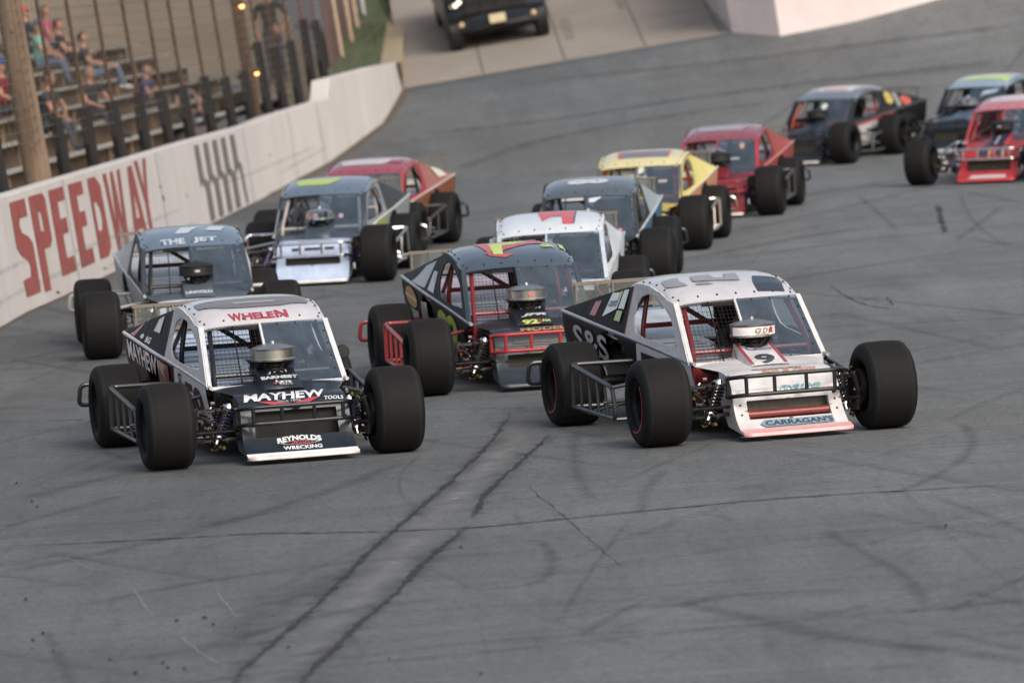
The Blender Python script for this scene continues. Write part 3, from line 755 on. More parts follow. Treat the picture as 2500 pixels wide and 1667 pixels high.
        for k in range(5): 
            for s in (-1, 1): q = roof(s*.93, .1+.15*k); b.tube([q-Vector((0, 0, .01)), q+Vector((s*.004, 0, .012))], .008, 6, mi=1)
        return b.mesh('windshield_frame', 30)
    P('windshield_frame', cached('wsf', fr), [paint(g('pillar', g('cabin', g('body')))), blackm])
    P('windshield_screen', m_screen(), screenm)
    b = MB(); b.grid(lambda u, v: ws(lerp(-.62, -.1, u), lerp(.9, 1.0, v))+Vector((0, .03, 0)), 2, 1); P('sun_visor', cached('visor', lambda: b.mesh('sun_visor', 0)), g('visorm', matte))
    b = MB(); b.tube([(BX+.22+.12*math.cos(k*.3), 1.22+.02*math.sin(k*.3), .80+.12*math.sin(k*.3)) for k in range(21)], .013, 6, closed=True); b.tube([(BX+.22, 1.22, .8), (BX+.2, .95, .7)], .02)
    P('steering_wheel', cached('stw', lambda: b.mesh('steering_wheel')), matte)
    dk = P('rear_deck', cached('deck', lambda: MB().grid(lambda u, v: deck(u*2-1, v), 10, 14).mesh('rear_deck', 40)), paint(g('deck', '#a9bccf')), solid=.006)
    b = MB(); b.add([(BX-.68, 3.92, .84), (BX+.68, 3.92, .84), (BX+.60, 3.88, .42), (BX-.60, 3.88, .42)], [(0, 1, 2, 3)]); P('tail_panel', cached('tail', lambda: b.mesh('tail_panel', 0)), matt(g('side', g('body'))), solid=.008)
    b = MB(); b.add([(BX-.52, 2.24, .60), (BX+.52, 2.24, .60), (BX+.5, 2.24, .16), (BX-.5, 2.24, .16)], [(0, 1, 2, 3)]); P('rear_bulkhead', cached('rbk', lambda: b.mesh('rear_bulkhead', 0)), g('fwm', steel), solid=.006)
    b = MB(); b.add([(BX-.5, .88, .53), (BX+.5, .88, .53), (BX+.48, .88, .15), (BX-.48, .88, .15)], [(0, 1, 2, 3)])
    P('firewall', cached('fw', lambda: b.mesh('firewall', 0)), g('fwm', steel), solid=.006)
    idk = P('interior_deck', cached('ideck', lambda: MB().grid(lambda u, v: inner(u, v), 6, 10).mesh('interior_deck', 40)), mat('sheet '+g('inner', '#b4c4d6'), g('inner', '#b4c4d6'), .22, .3, coat=.5), solid=.004)
    P('lettering', cached('idl', lambda: art_mesh([RC(.12, .85, .1+.12*k, .125+.12*k) for k in range(7)], inner, off=.005)), decalm(g('innerline', '#6b7fa0')), idk)
    sp = P('spoiler', m_spoiler(), spg); P('spoiler_brace', m_spst(), mat('spoiler strip', '#756d65', .5, .3), sp)
    P('front_bumper', m_bumper(g('bst', 'n')), g('bumpm') or paint(g('bumper', '#17191b')))
    b = MB(); b.tube([(BX+.50, 1.0, .70), (BX+.60, .98, .74)], .01); b.lathe([(-.03, .0), (-.028, .05), (0, .06), (.02, .05), (.03, 0)], Matrix.Translation((BX+.60, .98, .76)) @ Matrix.Rotation(R(90), 4, 'Z'), 20)
    if g('mirror', False): P('mirror', cached('mir', lambda: b.mesh('mirror')), blackm)
    for key, surf, obj_, off in (('roof', roofa, rf, .006), ('hump', roof, rf, .006), ('nose', nose, ns, -.0045), ('hood', bulge, bl, .004), ('hoodside', hood, hd, .004), ('deck', deck, dk, .006), ('cleaner', cleaner, cl, -.002), ('ws', ws, wso, -.004)):
        for ai, (colr, items) in enumerate(g('art_'+key, [])):
            m_ = art_mesh(items, surf, off=abs(off)+.0025*ai+(.003 if key in ('nose', 'roof', 'hump') else 0), cuts=20 if key in ('nose', 'roof', 'hump') else 8)
            P('lettering', m_, decalm(colr), obj_)
    for pth, r_, mt in g('extra', []): P('grab_rod', MB().tube(pth, r_).mesh('grab_rod'), mt)
    return root
# a screw row along nose and splitter
def screws(root, colr='#3a3a3a'):
    b = MB()
    for u, v in [(-.9, .02), (-.3, .02), (.3, .02), (.9, .02), (-.88, .28), (-.88, .4), (.88, .28), (.88, .4)]:
        p = nose(u, v); b.tube([p+Vector((0, -.008, 0)), p+Vector((0, .004, 0))], .009, 6)
    link('screws', cached('screws', lambda: b.mesh('screws', 0)), decalm(colr), root)

# ------------------------------------------------------------------ the field
W_, NAVY, RED = '#d6d2d2', '#1b2630', '#a51f2b'
cw = lambda u, v, a, b: (u, .03+v*.62)
ellip = lambda cu, cv, ru, rv: PG(ell(cu, cv, ru, rv))
def archw(h): return lambda u, v, a, b: (u, v+h*(1-(2*a-1)**2))
M = dict(mirror=True, radm=mat('dark radiator', '#2b2a27', .7, .3, noise=.3, nscale=30), body='#151d26', nose='#16222e', hood='#16212c', cabin='#d2ced0', sail='#1d1517', side='#4a1e22', rail='#cfcdd0', roof='#d4d0d2', deck='#b9cbe0',
    splitter='#cfc6c4', grille=(.20, .40), bst='low', nerf='#23282c', bumper='#131b22', coil='#231c3c', cage='#22262a', pillar='#cfd3d8',
    art_roof=[('#b3203c', [TX('W', -.5, -.3, .03, .12, .035, .0), TX('HELE', -.29, .2, .035, .11, .04), TX('LEN', -.02, .0, .0, .001) if 0 else TX('N', .22, .42, .035, .125, .04)]),
              ('#6d6a6d', [PG([(-.62, .42), (-.5, .34), (-.2, .28), (.35, .28), (.52, .36), (.8, .44), (.86, .6), (.8, .98), (-.86, .98), (-.86, .55)])]), 
              ('#9a969a', [PG([(-.3, .5), (.3, .5), (.36, .62), (-.36, .62)])])],
    art_nose=[('#e2e4e6', [TX('MAYHEW', -.90, .66, .755, .915, .035, .25), TX('TOOLS', .58, .94, .71, .76, .02, .2), TX('REYNOLDS', -.40, .40, .185, .25, .04, 0, archw(.03)), TX('WRECKING', -.32, .38, .10, .15, .03), RC(-1, 1, .0, .075)]),
              ('#9fa9b2', [TX('Since 1856', -.30, .14, .715, .745, .01)]),
              ('#b2253a', [PG([(-.66, .735), (-.44, .735), (-.02, .69), (.34, .75), (.52, .755), (.1, .635), (-.12, .635)])]),
              ('#8e9296', [RING(0, .178, .36, .025, .2)]), ('#b5262f', [TX('Auto', -.2, .24, .158, .20, .03, .5)])],
    art_hood=[('#c9ced2', [TX('EARNEST', -.98, .98, .42, .55, .06), TX('JRI', -.55, .55, .62, .85, -.012)]), ('#b9bfc4', [TX('RADIATOR', -.2, .55, .13, .17, .02)]),
              ('#d8dadc', [TX('A', -.42, -.1, .18, .34, .03), TX('RTS', -.1, .5, .18, .29, .05)]), ('#b23038', [PG([(-.55, .2), (-.3, .2), (.1, .33)])])],
    art_side_r=[('#ded9da', [TX('MAYHEW', .05, .42, .58, .95, .02), PG([(.58, .05), (.95, .05), (.95, .98), (.62, .98)])]), ('#5a1a24', [TX('ST', .66, .70, .72, .93, .04), TX('50', .72, .9, .25, .85, .06)]),
                ('#8a4a40', [PG([(.44, .5), (.56, .5), (.56, .93), (.44, .93)])])],
    art_sail_r=[('#b53540', [PG([(.12, .1), (.24, .9), (.3, .9), (.22, .1)])]), ('#c9c5c2', [TX('BG', .5, .62, .1, .3, .05), EL(.4, .25, .04, .1), PG([(.6, .5), (.75, .45), (.72, .9), (.62, .85)])])],
    art_deck=[('#5f7ca8', [RC(-.8, .8, .1+.13*k, .135+.13*k) for k in range(6)]), ('#b9737c', [RC(-.6, .5, .5, .52)])])
N = dict(inner='#b9bcc0', innerline='#8f5a5a', body='#d4d0d0', sail='#181516', side='#1b181a', rail='#9aa3ab', deck='#b4c1cd', splitter='#e8a7a6', grille=(.155, .30), nerf='#22262a', bumper='#1e1d1f', cage='#8c1f22', coil='#101114',
    tape=True, grillbar='#8a2a22', radm=mat('dusty radiator', '#6a655e', .8, noise=.2, nscale=20), roof='#d0cdd0', cleaner=[brushed], fwm=paint('#84201f'), nerfn=5,
    art_roof=[('#2b3743', [PG([(.36, .05), (.80, .045), (.88, .30), (.84, .55), (.48, .62), (.40, .3)])]),
              ('#8d8a8e', [PG([(-.9, .5), (-.78, .36), (-.60, .33), (-.66, .62), (-.6, .95), (-.86, .95)]), PG([(-.5, .30), (-.22, .26), (-.3, .40), (-.44, .42)]), PG([(-.48, .5), (-.1, .44), (.22, .36), (.3, .95), (.1, .95), (.06, .62), (-.1, .62), (-.12, .95), (-.42, .95)])])],
    art_nose=[('#c98a63', [TX('Sun & Paint', -.35, .72, .80, .90, .015, .55)]), ('#57a3b5', [TX('FINE LINE', -.12, .66, .545, .61, .045, .3)]),
              ('#7b93a6', [PG([(-.62, .14), (-.52, .095), (.74, .10), (.74, .185), (-.52, .185)])]), ('#2c3c49', [TX('CARRAGAN\'S', -.52, .72, .112, .172, .02)]),
              ('#d9a09c', [RC(-1, 1, 0, .07)]), ('#d8406a', [RC(-1, 1, -.01, .006)])],
    art_hood=[('#a83343', [RC(-1, -.82, .05, .98), RC(.82, 1, .05, .98)]), ('#2e3a45', [TX('9', -.55, .5, .04, .42, .03)]), ('#4d53a0', [RING(-.35, .70, .28, .09, .25), RC(-.15, .75, .66, .68), RC(-.3, .75, .60, .62), RC(-.1, .7, .76, .78)])],
    art_cleaner=[('#efe8e0', [RC(-.85, .85, .12, .80)]) , ('#8a8684', [TX('G', -.12, .08, .3, .72, .05, .2), TX('D', .1, .28, .3, .72, .05, .2)]), ('#b0332d', [TX('R', .30, .5, .28, .76, .06, .2), RC(-.1, .3, .2, .24)])],
    art_side_r=[('#bdb9b8', [TX('S&S', .09, .37, .38, .86, .02)]), (W_, [PG([(.60, .98), (.99, .98), (.99, .2), (.58, .2)])]), ('#191718', [PG([(.63, .85), (.8, .85), (.86, .7), (.86, .45), (.63, .45)])])],
    art_sail_r=[('#a63a36', [RC(.40, .49, .22, .78), RC(.985, 1, 0, 1)]), ('#dbe0de', [PG([(.62, .95), (.78, .88), (.77, .5), (.66, .35), (.60, .25)]), RC(.79, .89, .5, .93)]), ('#9eb545', [RC(.79, .88, .22, .45), RC(.74, .78, .7, .92)]), ('#2d3a3a', [TX('CBYD', .635, .76, .55, .70, .04)])])
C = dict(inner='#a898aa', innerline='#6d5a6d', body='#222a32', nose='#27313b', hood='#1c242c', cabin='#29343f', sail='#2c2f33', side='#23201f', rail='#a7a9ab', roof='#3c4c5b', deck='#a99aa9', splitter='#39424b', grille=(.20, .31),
    nerf='#9d1c26', bumper='#b3121f', cage='#9b1a1d', coil='#202020', pillar='#33404c', cleaner=[brushed],
    art_hump=[('#c24850', [PG([(-.50, .30), (.35, .62), (.60, .62), (.62, .95), (-.55, .95), (-.42, .20), (-.18, .14), (.0, .22)], warp=cw)]),
              ('#b9d23c', [PG([(-.36, .24), (-.20, .22), (-.12, .60), (.10, .62), (.34, .74), (.36, .90), (.1, .93), (-.1, .82), (-.30, .84)], warp=cw), TX('SR', .52, .76, .40, .56, .05, 0, cw), PG([(.84, .4), (.93, .42), (.93, .85), (.86, .8)], warp=cw)])],
    art_nose=[('#b9893c', [TX('MODELLE', -.42, .86, .82, .92, .04, .15)]), ('#15191d', [PG([(-.62, .62), (.62, .62), (.62, .72), (-.62, .72)])])],
    art_hood=[('#c8cf33', [TX('92', -.75, .25, .02, .24, .05), TX('MA', .45, .98, .1, .22, .05, .2)]), ('#c0404a', [RC(.28, .36, .02, .24), TX('7', -.1, .15, .72, .88, .05)]), ('#bfc4c9', [TX('JFR', -.7, .9, .36, .52, .05, .3), TX('TEAM', -.62, .72, .74, .84, .03)])],
    art_cleaner=[('#d5572c', [RC(-.05, .12, .4, .65)])],
    art_side_r=[('#a9c22e', [TX('92', .55, .82, .15, .9, .06)]), ('#c78f35', [EL(.16, .72, .09, .22)]), ('#8f9496', [PG([(.05, .1), (.2, .1), (.26, .5), (.08, .45)]), PG([(.3, .3), (.42, .35), (.42, .85), (.33, .8)])])],
    art_sail_r=[('#98a8a6', [PG([(.3, .05), (.7, .1), (.75, .9), (.5, .85)])]), ('#c9c6c4', [RC(.8, .97, .1, .6)])])
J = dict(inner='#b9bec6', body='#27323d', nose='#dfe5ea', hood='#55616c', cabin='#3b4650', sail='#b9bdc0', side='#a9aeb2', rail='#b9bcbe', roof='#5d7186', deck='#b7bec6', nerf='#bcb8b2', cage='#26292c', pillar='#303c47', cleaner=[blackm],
    art_roof=[('#b9c6d2', [TX('THE', -.62, -.14, .03, .115, .04), TX('JET', .02, .5, .03, .115, .04), PG([(-.3, .35), (-.05, .35), (.2, .95), (-.15, .95)]), PG([(.3, .5), (.6, .45), (.7, .9), (.4, .9)])])],
    art_hood=[('#cfd6dc', [TX('LINCOLN', -.9, .9, .2, .36, .05)]), ], art_cleaner=[('#cdb7ae', [RC(-.08, .1, .4, .62)])])
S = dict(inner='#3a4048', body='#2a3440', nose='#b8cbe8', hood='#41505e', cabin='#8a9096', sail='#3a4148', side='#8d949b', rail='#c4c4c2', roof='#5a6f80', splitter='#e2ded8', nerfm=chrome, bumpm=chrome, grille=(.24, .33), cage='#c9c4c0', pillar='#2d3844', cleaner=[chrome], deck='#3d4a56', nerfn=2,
    art_roof=[('#a8c33c', [PG([(-.62, .25), (.05, .22), (.28, .55), (.3, .95), (-.75, .95)])])], art_nose=[('#1d2733', [RC(-.58, -.32, .63, .69), RC(-.22, .22, .63, .69), RC(.34, .6, .63, .69)])],
    art_side_l=[('#9db82e', [PG([(.6, .5), (.75, .5), (.75, .98), (.55, .98)])])], art_ws=[('#a88c9c', [RC(.42, .52, .4, .5)])])
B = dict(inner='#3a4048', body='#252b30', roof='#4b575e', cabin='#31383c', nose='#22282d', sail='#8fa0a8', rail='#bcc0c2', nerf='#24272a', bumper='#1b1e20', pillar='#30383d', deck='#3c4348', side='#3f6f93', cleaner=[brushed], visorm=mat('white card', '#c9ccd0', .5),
    art_roof=[('#c3cad0', [TX('80', -.5, .4, .35, .85, .08)])], art_ws=[('#c2ccd4', [PG([(.0, .93), (.3, .96), (.12, .84), (.0, .85)]), EL(.15, .16, .03, .03), EL(.4, .16, .03, .03)]), ('#c07a86', [EL(.65, .16, .06, .04)])])
WC = dict(inner='#a898aa', innerline='#6d5a6d', body='#d8dde2', roof='#dce2ea', cabin='#d3d9de', hood='#c5ccd3', rail='#aab4ba', nerf='#2b2e30', pillar='#b4c2d0', deck='#cfc0c4', cleaner=[chrome], side='#c7cdd2', sail='#bcc6ca',
    art_hump=[('#d0434c', [PG([(-.15, .25), (-.26, .8), (.46, .8), (.44, .14), (.24, .14), (.22, .42), (.02, .42)], warp=cw)]), ('#43507a', [PG([(.44, .14), (.47, .14), (.50, .82), (.46, .8)], warp=cw)])], art_deck=[('#c06068', [RC(-.8, .6, .3, .34), RC(-.7, .6, .6, .63)])])
Y = dict(body='#d8c01e', roof='#e3d58c', cabin='#dfcf5a', nose='#d9bf1c', hood='#d2b81c', nerfm=brushed, sail='#dccf6e', side='#c98a60', rail='#d9d2b0', deck='#d9cf86', cage='#a3241f', pillar='#59595a', cleaner=[brushed], nerfn=2, tape=True,
    art_roof=[('#6d6f86', [PG([(-.45, .2), (.62, .2), (.66, .95), (-.5, .95)])]), ('#c04a3c', [PG([(-.55, .2), (-.45, .2), (-.5, .95), (-.6, .95)]), RC(-.3, .3, .5, .6), RC(.62, .67, .2, .95)])],
    art_ws=[('#c4c6b4', [PG([(-.02, .8), (.12, .84), (.14, .98), (0, .98)]), PG([(.0, .5), (.2, .55), (.2, .75), (.0, .7)]), RC(0, .14, .1, .4)]), ('#aa9999', [RC(.5, .7, .55, .62)])], art_side_l=[('#d05a30', [EL(.6, .4, .12, .3)])])
R5 = dict(inner='#3a4048', body='#7f1524', roof='#95303c', cabin='#8f2430', nose='#8b1223', sail='#a0453f', side='#9a3f3a', rail='#c9776a', nerf='#3a3c3e', deck='#7c8894', cage='#5e2a22', pillar='#b21c30', cleaner=[blackm], bumper='#9c1b24', nerfn=2,
    art_roof=[('#9a8f96', [PG([(-.6, .3), (.5, .3), (.7, .95), (-.75, .95)])])], art_ws=[('#b58f72', [PG(ell(.62, .80, .07, .09, 6))]), ('#99a6b2', [RC(.2, .55, .42, .47)])])
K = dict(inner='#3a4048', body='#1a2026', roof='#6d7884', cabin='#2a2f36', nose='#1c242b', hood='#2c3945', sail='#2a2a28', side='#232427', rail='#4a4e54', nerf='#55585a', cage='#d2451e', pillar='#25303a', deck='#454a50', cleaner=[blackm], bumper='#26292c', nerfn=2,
    art_roof=[('#c7c3c6', [PG([(-.4, .3), (.7, .25), (.8, .95), (-.5, .95)])]), ('#b94850', [RC(-.3, .5, .45, .6)])], art_ws=[('#cfd0c8', [EL(.12, .75, .1, .1)])],
    art_sail_l=[('#c7b12c', [EL(.82, .6, .1, .3)]), ('#d24a22', [EL(.45, .4, .12, .35)]), ('#8b8f8c', [RC(.6, .7, .1, .9)])], art_side_l=[('#c4bfc1', [PG([(.42, .02), (.9, .02), (.92, .95), (.44, .98)])]), ('#b3282c', [PG([(.44, .9), (.92, .88), (.92, .96), (.44, .99)])])]+[('#1c1c20', [PG([(.45, .4), (.75, .55), (.75, .65), (.45, .52)]), PG([(.5, .05), (.6, .1), (.62, .9), (.55, .9)])]), ('#a32a30', [PG([(.4, .1), (.55, .1), (.45, .35)])])])
RR = dict(body='#b0202a', roof='#c96a72', cabin='#bf3a44', hood='#b22733', nose='#b5161f', sail='#a83a3c', side='#8e1a20', rail='#b9b2b0', nerfm=chrome, bumpm=chrome, splitter='#d8262c', cage='#b21e28', pillar='#b8323e', deck='#9a9aa8', cleaner=[blackm], grille=(.18, .33),
    art_hood=[('#2b3550', [RC(-.85, -.1, 0, 1), RC(.1, .85, 0, 1)]), ('#b9b5bd', [RC(-.1, .1, 0, 1)])], art_nose=[('#2b3550', [RC(-.35, .05, .6, .95), RC(.25, .6, .62, .95)]), ('#c4b8bc', [PG([(-.62, .05), (.72, .05), (.62, .14), (-.5, .14)])]), ('#c9a06a', [RC(-.02, .04, .5, .85), RC(.45, .52, .5, .85)])],
    art_roof=[('#c3b5bc', [PG([(-.6, .2), (.6, .2), (.8, .95), (-.8, .95)])])], art_cleaner=[('#b9b5b0', [RC(-.1, .12, .4, .6)])])
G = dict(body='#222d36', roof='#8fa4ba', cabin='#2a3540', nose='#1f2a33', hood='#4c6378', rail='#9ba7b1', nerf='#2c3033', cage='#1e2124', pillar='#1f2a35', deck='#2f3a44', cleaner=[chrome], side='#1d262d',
    art_roof=[('#b2d23c', [PG([(-.55, .20), (.1, .30), (.9, .22), (.9, .7), (-.4, .75)])])], art_ws=[('#9fb0c2', [PG([(.3, .7), (.8, .8), (.9, .9), (.4, .85)])])])
D = dict(body='#8f1f2c', roof='#a02d3b', cabin='#ad2f3d', nose='#8e1b28', sail='#a0655c', side='#8a4e2c', rail='#c9b2a6', nerf='#2a2b2d', cage='#201d1e', pillar='#b02a3a', deck='#c9b7a0', cleaner=[brushed], nerfn=2,
    art_roof=[('#c0b6b8', [PG([(-.6, .3), (.4, .28), (.75, .95), (-.8, .95)])]), ('#9a3a52', [PG([(.5, .4), (.8, .4), (.85, .8), (.55, .8)])])], art_sail_l=[('#d8d3b8', [PG([(.2, .3), (.5, .3), (.6, .9), (.3, .9)])])])
FIELD = [
 ('M', -1.859, 48.341, .220, 'dark navy race car with white roof and red lettered roof front, front left', M),
 ('N', 1.996, 47.814, .257, 'white race car with black rear quarter and 9 on its hood, front right', N),
 ('C', .162, 54.538, .153, 'dark slate race car with red bumper, red side bars and yellow 92', C),
 ('J', -3.23, 62.248, .107, 'dark race car with black air cleaner and white roof lettering beside the SPEEDWAY wall', J),
 ('S', -2.445, 73.679, -.115, 'pale blue nosed race car with chrome bumper and lime patch on its dark roof', S),
 ('B', .77, 68.752, -.073, 'charcoal race car directly in front of the yellow car', B),
 ('WC', .286, 60.413, -.035, 'silvery white race car with red mark on its roof, mostly hidden', WC),
 ('Y', 1.459, 76.563, -.14, 'yellow race car with polished side bar, behind the charcoal car', Y),
 ('R5', 2.757, 84.469, -.164, 'crimson race car with dark side bars, just behind the yellow car', R5),
 ('K', 4.788, 100.742, -.452, 'black race car with orange roll cage and white door', K),
 ('R', 7.058, 90.438, -.358, 'bright red race car with chrome bumper, cut by the right edge of the picture', RR),
 ('G', 7.35, 101.5, -.45, 'dark blue race car with lime patched roof, at the upper right edge', G),
 ('D', -2.13, 79.528, -.174, 'red race car with orange side, farthest back beside the white wall', D)]
DX = {}
for (k, x, y, a, lab, cfg) in FIELD:
    dx = DX.get(k, (0, 0, 0)); r = car(k, x+dx[0], y+dx[1], a+dx[2], lab, cfg)
    if k in ('N',): screws(r)

# ------------------------------------------------------------------ outer wall and its painted lettering
wallm = mat('whitewashed concrete', '#c4bfbc', .85, noise=.0, c2='#b6b1ad', nscale=1.2, stretch=(1, 1, .55), bump=.4, dist=.012)
base_px = [(-420, 1060), (-200, 925), (-60, 838), (0, 801), (63, 764), (166, 719), (300, 655), (420, 592), (517, 547), (607, 502), (663, 472), (730, 436), (802, 398), (845, 368), (884, 339), (935, 301), (984, 217)]
top_px = [(-500, 640), (-200, 548), (0, 481), (139, 439), (332, 383), (464, 343), (623, 300), (667, 281), (797, 241), (836, 231), (880, 222), (990, 196)]
tall_px = [(785, 196), (793, 194), (860, 176), (927, 159), (969, 152), (985, 149)]
def on_top(B, line):
    lo, hi = .2, 2.6
    for _ in range(40):
        m = (lo+hi)/2; px, py = project(B+Vector((0, 0, m)))
        if py < pl(line, px): hi = m
        else: lo = m
    return lo
WB = [hit_track(*p) for p in base_px]
WP = []                                        # (top px x, base point, height)
for i in range(len(WB)-1):
    for k in range(4):
        t = k/4; B0 = WB[i].lerp(WB[i+1], t); b_px = project(B0); line = top_px
        h = on_top(B0, line); WP.append([project(B0+Vector((0, 0, h)))[0], B0, h])
B0 = WB[-1]; WP.append([project(B0+Vector((0, 0, .5)))[0], B0, on_top(B0, tall_px)])
for i, wpt in enumerate(WP):                   # step up to the tall end block
    if wpt[0] > 800: wpt[2] = on_top(wpt[1], tall_px); wpt[0] = project(wpt[1]+Vector((0, 0, wpt[2])))[0]
istep = next(i for i, wpt in enumerate(WP) if wpt[0] > 790)
def wall_mesh(seg, name):
    b = MB(); n = len(seg)
    vs = []
    for i, (_, B, h) in enumerate(seg):
        a = seg[max(0, i-1)][1]; c = seg[min(n-1, i+1)][1]; t = (c-a); t.z = 0; t.normalize(); q = Vector((-t.y, t.x, 0)) # left of travel = outside
        back = B+q*.32
        vs += [B-Vector((0, 0, .4)), B+Vector((0, 0, h-.015)), B+q*.02+Vector((0, 0, h)), back+Vector((0, 0, h)), back-Vector((0, 0, .4))]
    fs = [(i*5+k, (i+1)*5+k, (i+1)*5+k+1, i*5+k+1) for i in range(n-1) for k in range(4)]
    fs += [(0, 1, 2, 3, 4), tuple((n-1)*5+k for k in (4, 3, 2, 1, 0))]
    b.add(vs, fs); return b.mesh(name, 25)
wall = link('concrete_wall', wall_mesh(WP[:istep+1], 'concrete_wall'), wallm); tag(wall, 'long whitewashed concrete track wall painted SPEEDWAY in red', 'wall')
end = link('wall_end_block', wall_mesh([[w_[0], w_[1], w_[2]] for w_ in WP[istep:]], 'wall_end_block'), wallm); tag(end, 'taller pale end block of the track wall beside the concrete ramp', 'wall')
WX = [p[0] for p in WP[:istep+1]]
def wsurf(u, v):
    i = 0
    while i < len(WX)-2 and WX[i+1] < u: i += 1
    t = (u-WX[i])/(WX[i+1]-WX[i]); B = WP[i][1].lerp(WP[i+1][1], t); h = lerp(WP[i][2], WP[i+1][2], t)
    return B+Vector((0, 0, h*v))
LET = {
 'S': [[(0, 1), (.95, 1), (.95, .81), (.45, .81), (.38, .74), (.45, .66), (.8, .60), (1, .52), (1, 0), (.1, 0), (.05, .18), (.55, .19), (.62, .28), (.55, .36), (.2, .43), (0, .52)]],
 'P': [[(0, 1), (.85, 1), (1, .93), (1, .50), (.85, .43), (.45, .43), (.45, 0), (.05, 0)], [(.42, .82), (.42, .62), (.60, .60), (.62, .70), (.60, .81)][::-1]],
 'E': [[(0, 1), (1, 1), (1, .84), (.5, .84), (.5, .64), (.9, .64), (.9, .46), (.5, .46), (.5, .18), (1, .18), (1, 0), (0, 0)]],
 'D': [[(0, 1), (.6, 1), (.95, .88), (1, .1), (.7, 0), (0, 0)], [(.22, .68), (.22, .34), (.5, .33), (.66, .45), (.62, .60), (.4, .70)][::-1]],
 'W': [[(0, 1), (.2, 1), (.32, .35), (.42, 1), (.58, 1), (.70, .35), (.82, 1), (1, 1), (.82, 0), (.6, 0), (.5, .55), (.40, 0), (.18, 0)]],
 'A': [[(.3, 1), (.62, 1), (1, 0), (.78, 0), (.72, .22), (.3, .22), (.25, 0), (0, 0)], [(.46, .70), (.36, .36), (.62, .36)][::-1]],
 'Y': [[(0, 1), (.28, 1), (.5, .62), (.74, 1), (1, 1), (.64, .45), (.64, 0), (.36, 0), (.36, .45)]]}
items = []
for ch, u0, u1, v0, v1 in (('S', 18, 57, .12, .93), ('P', 64, 103, .10, .93), ('E', 113, 148, .17, .93), ('E', 161, 194, .17, .93), ('D', 208, 238, .17, .93), ('W', 246, 288, .10, .93), ('A', 296, 330, .10, .93), ('Y', 324, 352, .13, .96)):
    items.append(PG(LET[ch], u0, u1, v0, v1))
redp = mat('faded red wall paint', '#833c38', .85, noise=.0, c2='#96514b', nscale=5)
link('lettering', art_mesh(items, wsurf, off=.007, cuts=16), redp, wall)
items = []
for u in (470, 492, 514, 535, 557):
    items.append(PG([(u, .93), (u+11, .93), (u+11, .52), (u, .44)])); items.append(PG([(u+9, .56), (u+22, .46), (u+22, .03), (u+10, .03), (u+11, .42), (u+7, .46)]))
items = items[:-1]+[PG([(566, .60), (574, .54), (576, .03), (571, .03)])]
link('lettering', art_mesh(items, wsurf, off=.007, cuts=14), mat('faded grey wall paint', '#5b5955', .85, c2='#6f6c68', nscale=6), wall)
sc1 = mat('scrape', '#55504c', .9)
for (u, v, l, hh) in ((372, .62, 8, .012), (376, .50, 6, .03), (340, .52, 5, .012), (430, .42, 7, .01), (210, .08, 9, .01), (90, .06, 12, .012), (640, .5, 6, .012)):
    link('scrape', art_mesh([PG([(u, v), (u+l*.4, v+hh), (u+l, v-hh*2), (u+l*.6, v-hh*1.2)])], wsurf, off=.007, cuts=2), sc1, wall)
jmw = mat('wall joint', '#8b8581', .9)
for u in (-60, 150, 376, 590, 700, 770):
    link('joint', art_mesh([PG([(u, .01), (u+1.2, .01), (u+.9, .985), (u, .985)])], wsurf, off=.004, cuts=3), jmw, wall)
stn = markmat('tyre scuff', (.25, .24, .23), .3, 5, .5)
def scuff(u0, u1, v0, v1):
    me = bpy.data.meshes.new('scuff'); n_ = 16; vs = []; uvs = []
    for k in range(n_+1):
        for q in (0, 1):
            u = lerp(u0, u1, k/n_); v = lerp(v0, v1, k/n_)+(.03 if q else -.03); P_ = wsurf(u, v); vs.append(P_+Vector((.010, -.004, 0))); uvs.append((q, k/n_))
    me.from_pydata(vs, [], [(2*k, 2*k+1, 2*k+3, 2*k+2) for k in range(n_)]); ul = me.uv_layers.new(name='UVMap')
    for lp in me.loops: ul.data[lp.index].uv = uvs[lp.vertex_index]
    link('scuff', me, stn, wall)
for a_ in ((120, 420, .34, .30), (-100, 200, .18, .22), (500, 760, .40, .33), (650, 780, .2, .25), (200, 460, .08, .10), (-300, 60, .4, .42)): scuff(*a_)
# dirt strip where the wall meets the asphalt
dirt = mat('roadside dirt', '#5d5145', .95, noise=.0, c2='#453e36', nscale=6)
b = MB(); vs = []
for i, (_, B, h) in enumerate(WP):
    a = WP[max(0, i-1)][1]; c = WP[min(len(WP)-1, i+1)][1]; t = (c-a).normalized(); q = Vector((t.y, -t.x, 0)); wd = .04+.06*rng.random()+(.10 if i > len(WP)-26 else 0)
    P0 = Ti @ (B-q*.02); P1 = Ti @ (B+q*wd); P0.z = track_raise(P0.x, P0.y)+.012; P1.z = track_raise(P1.x, P1.y)+.006; vs += [T @ P0, T @ P1]
b.add(vs, [(2*i, 2*i+1, 2*i+3, 2*i+2) for i in range(len(WP)-1)]); o = link('dirt_strip', b.mesh('dirt_strip', 0), dirt); tag(o, 'dirt gathered along the foot of the wall', kind='structure')

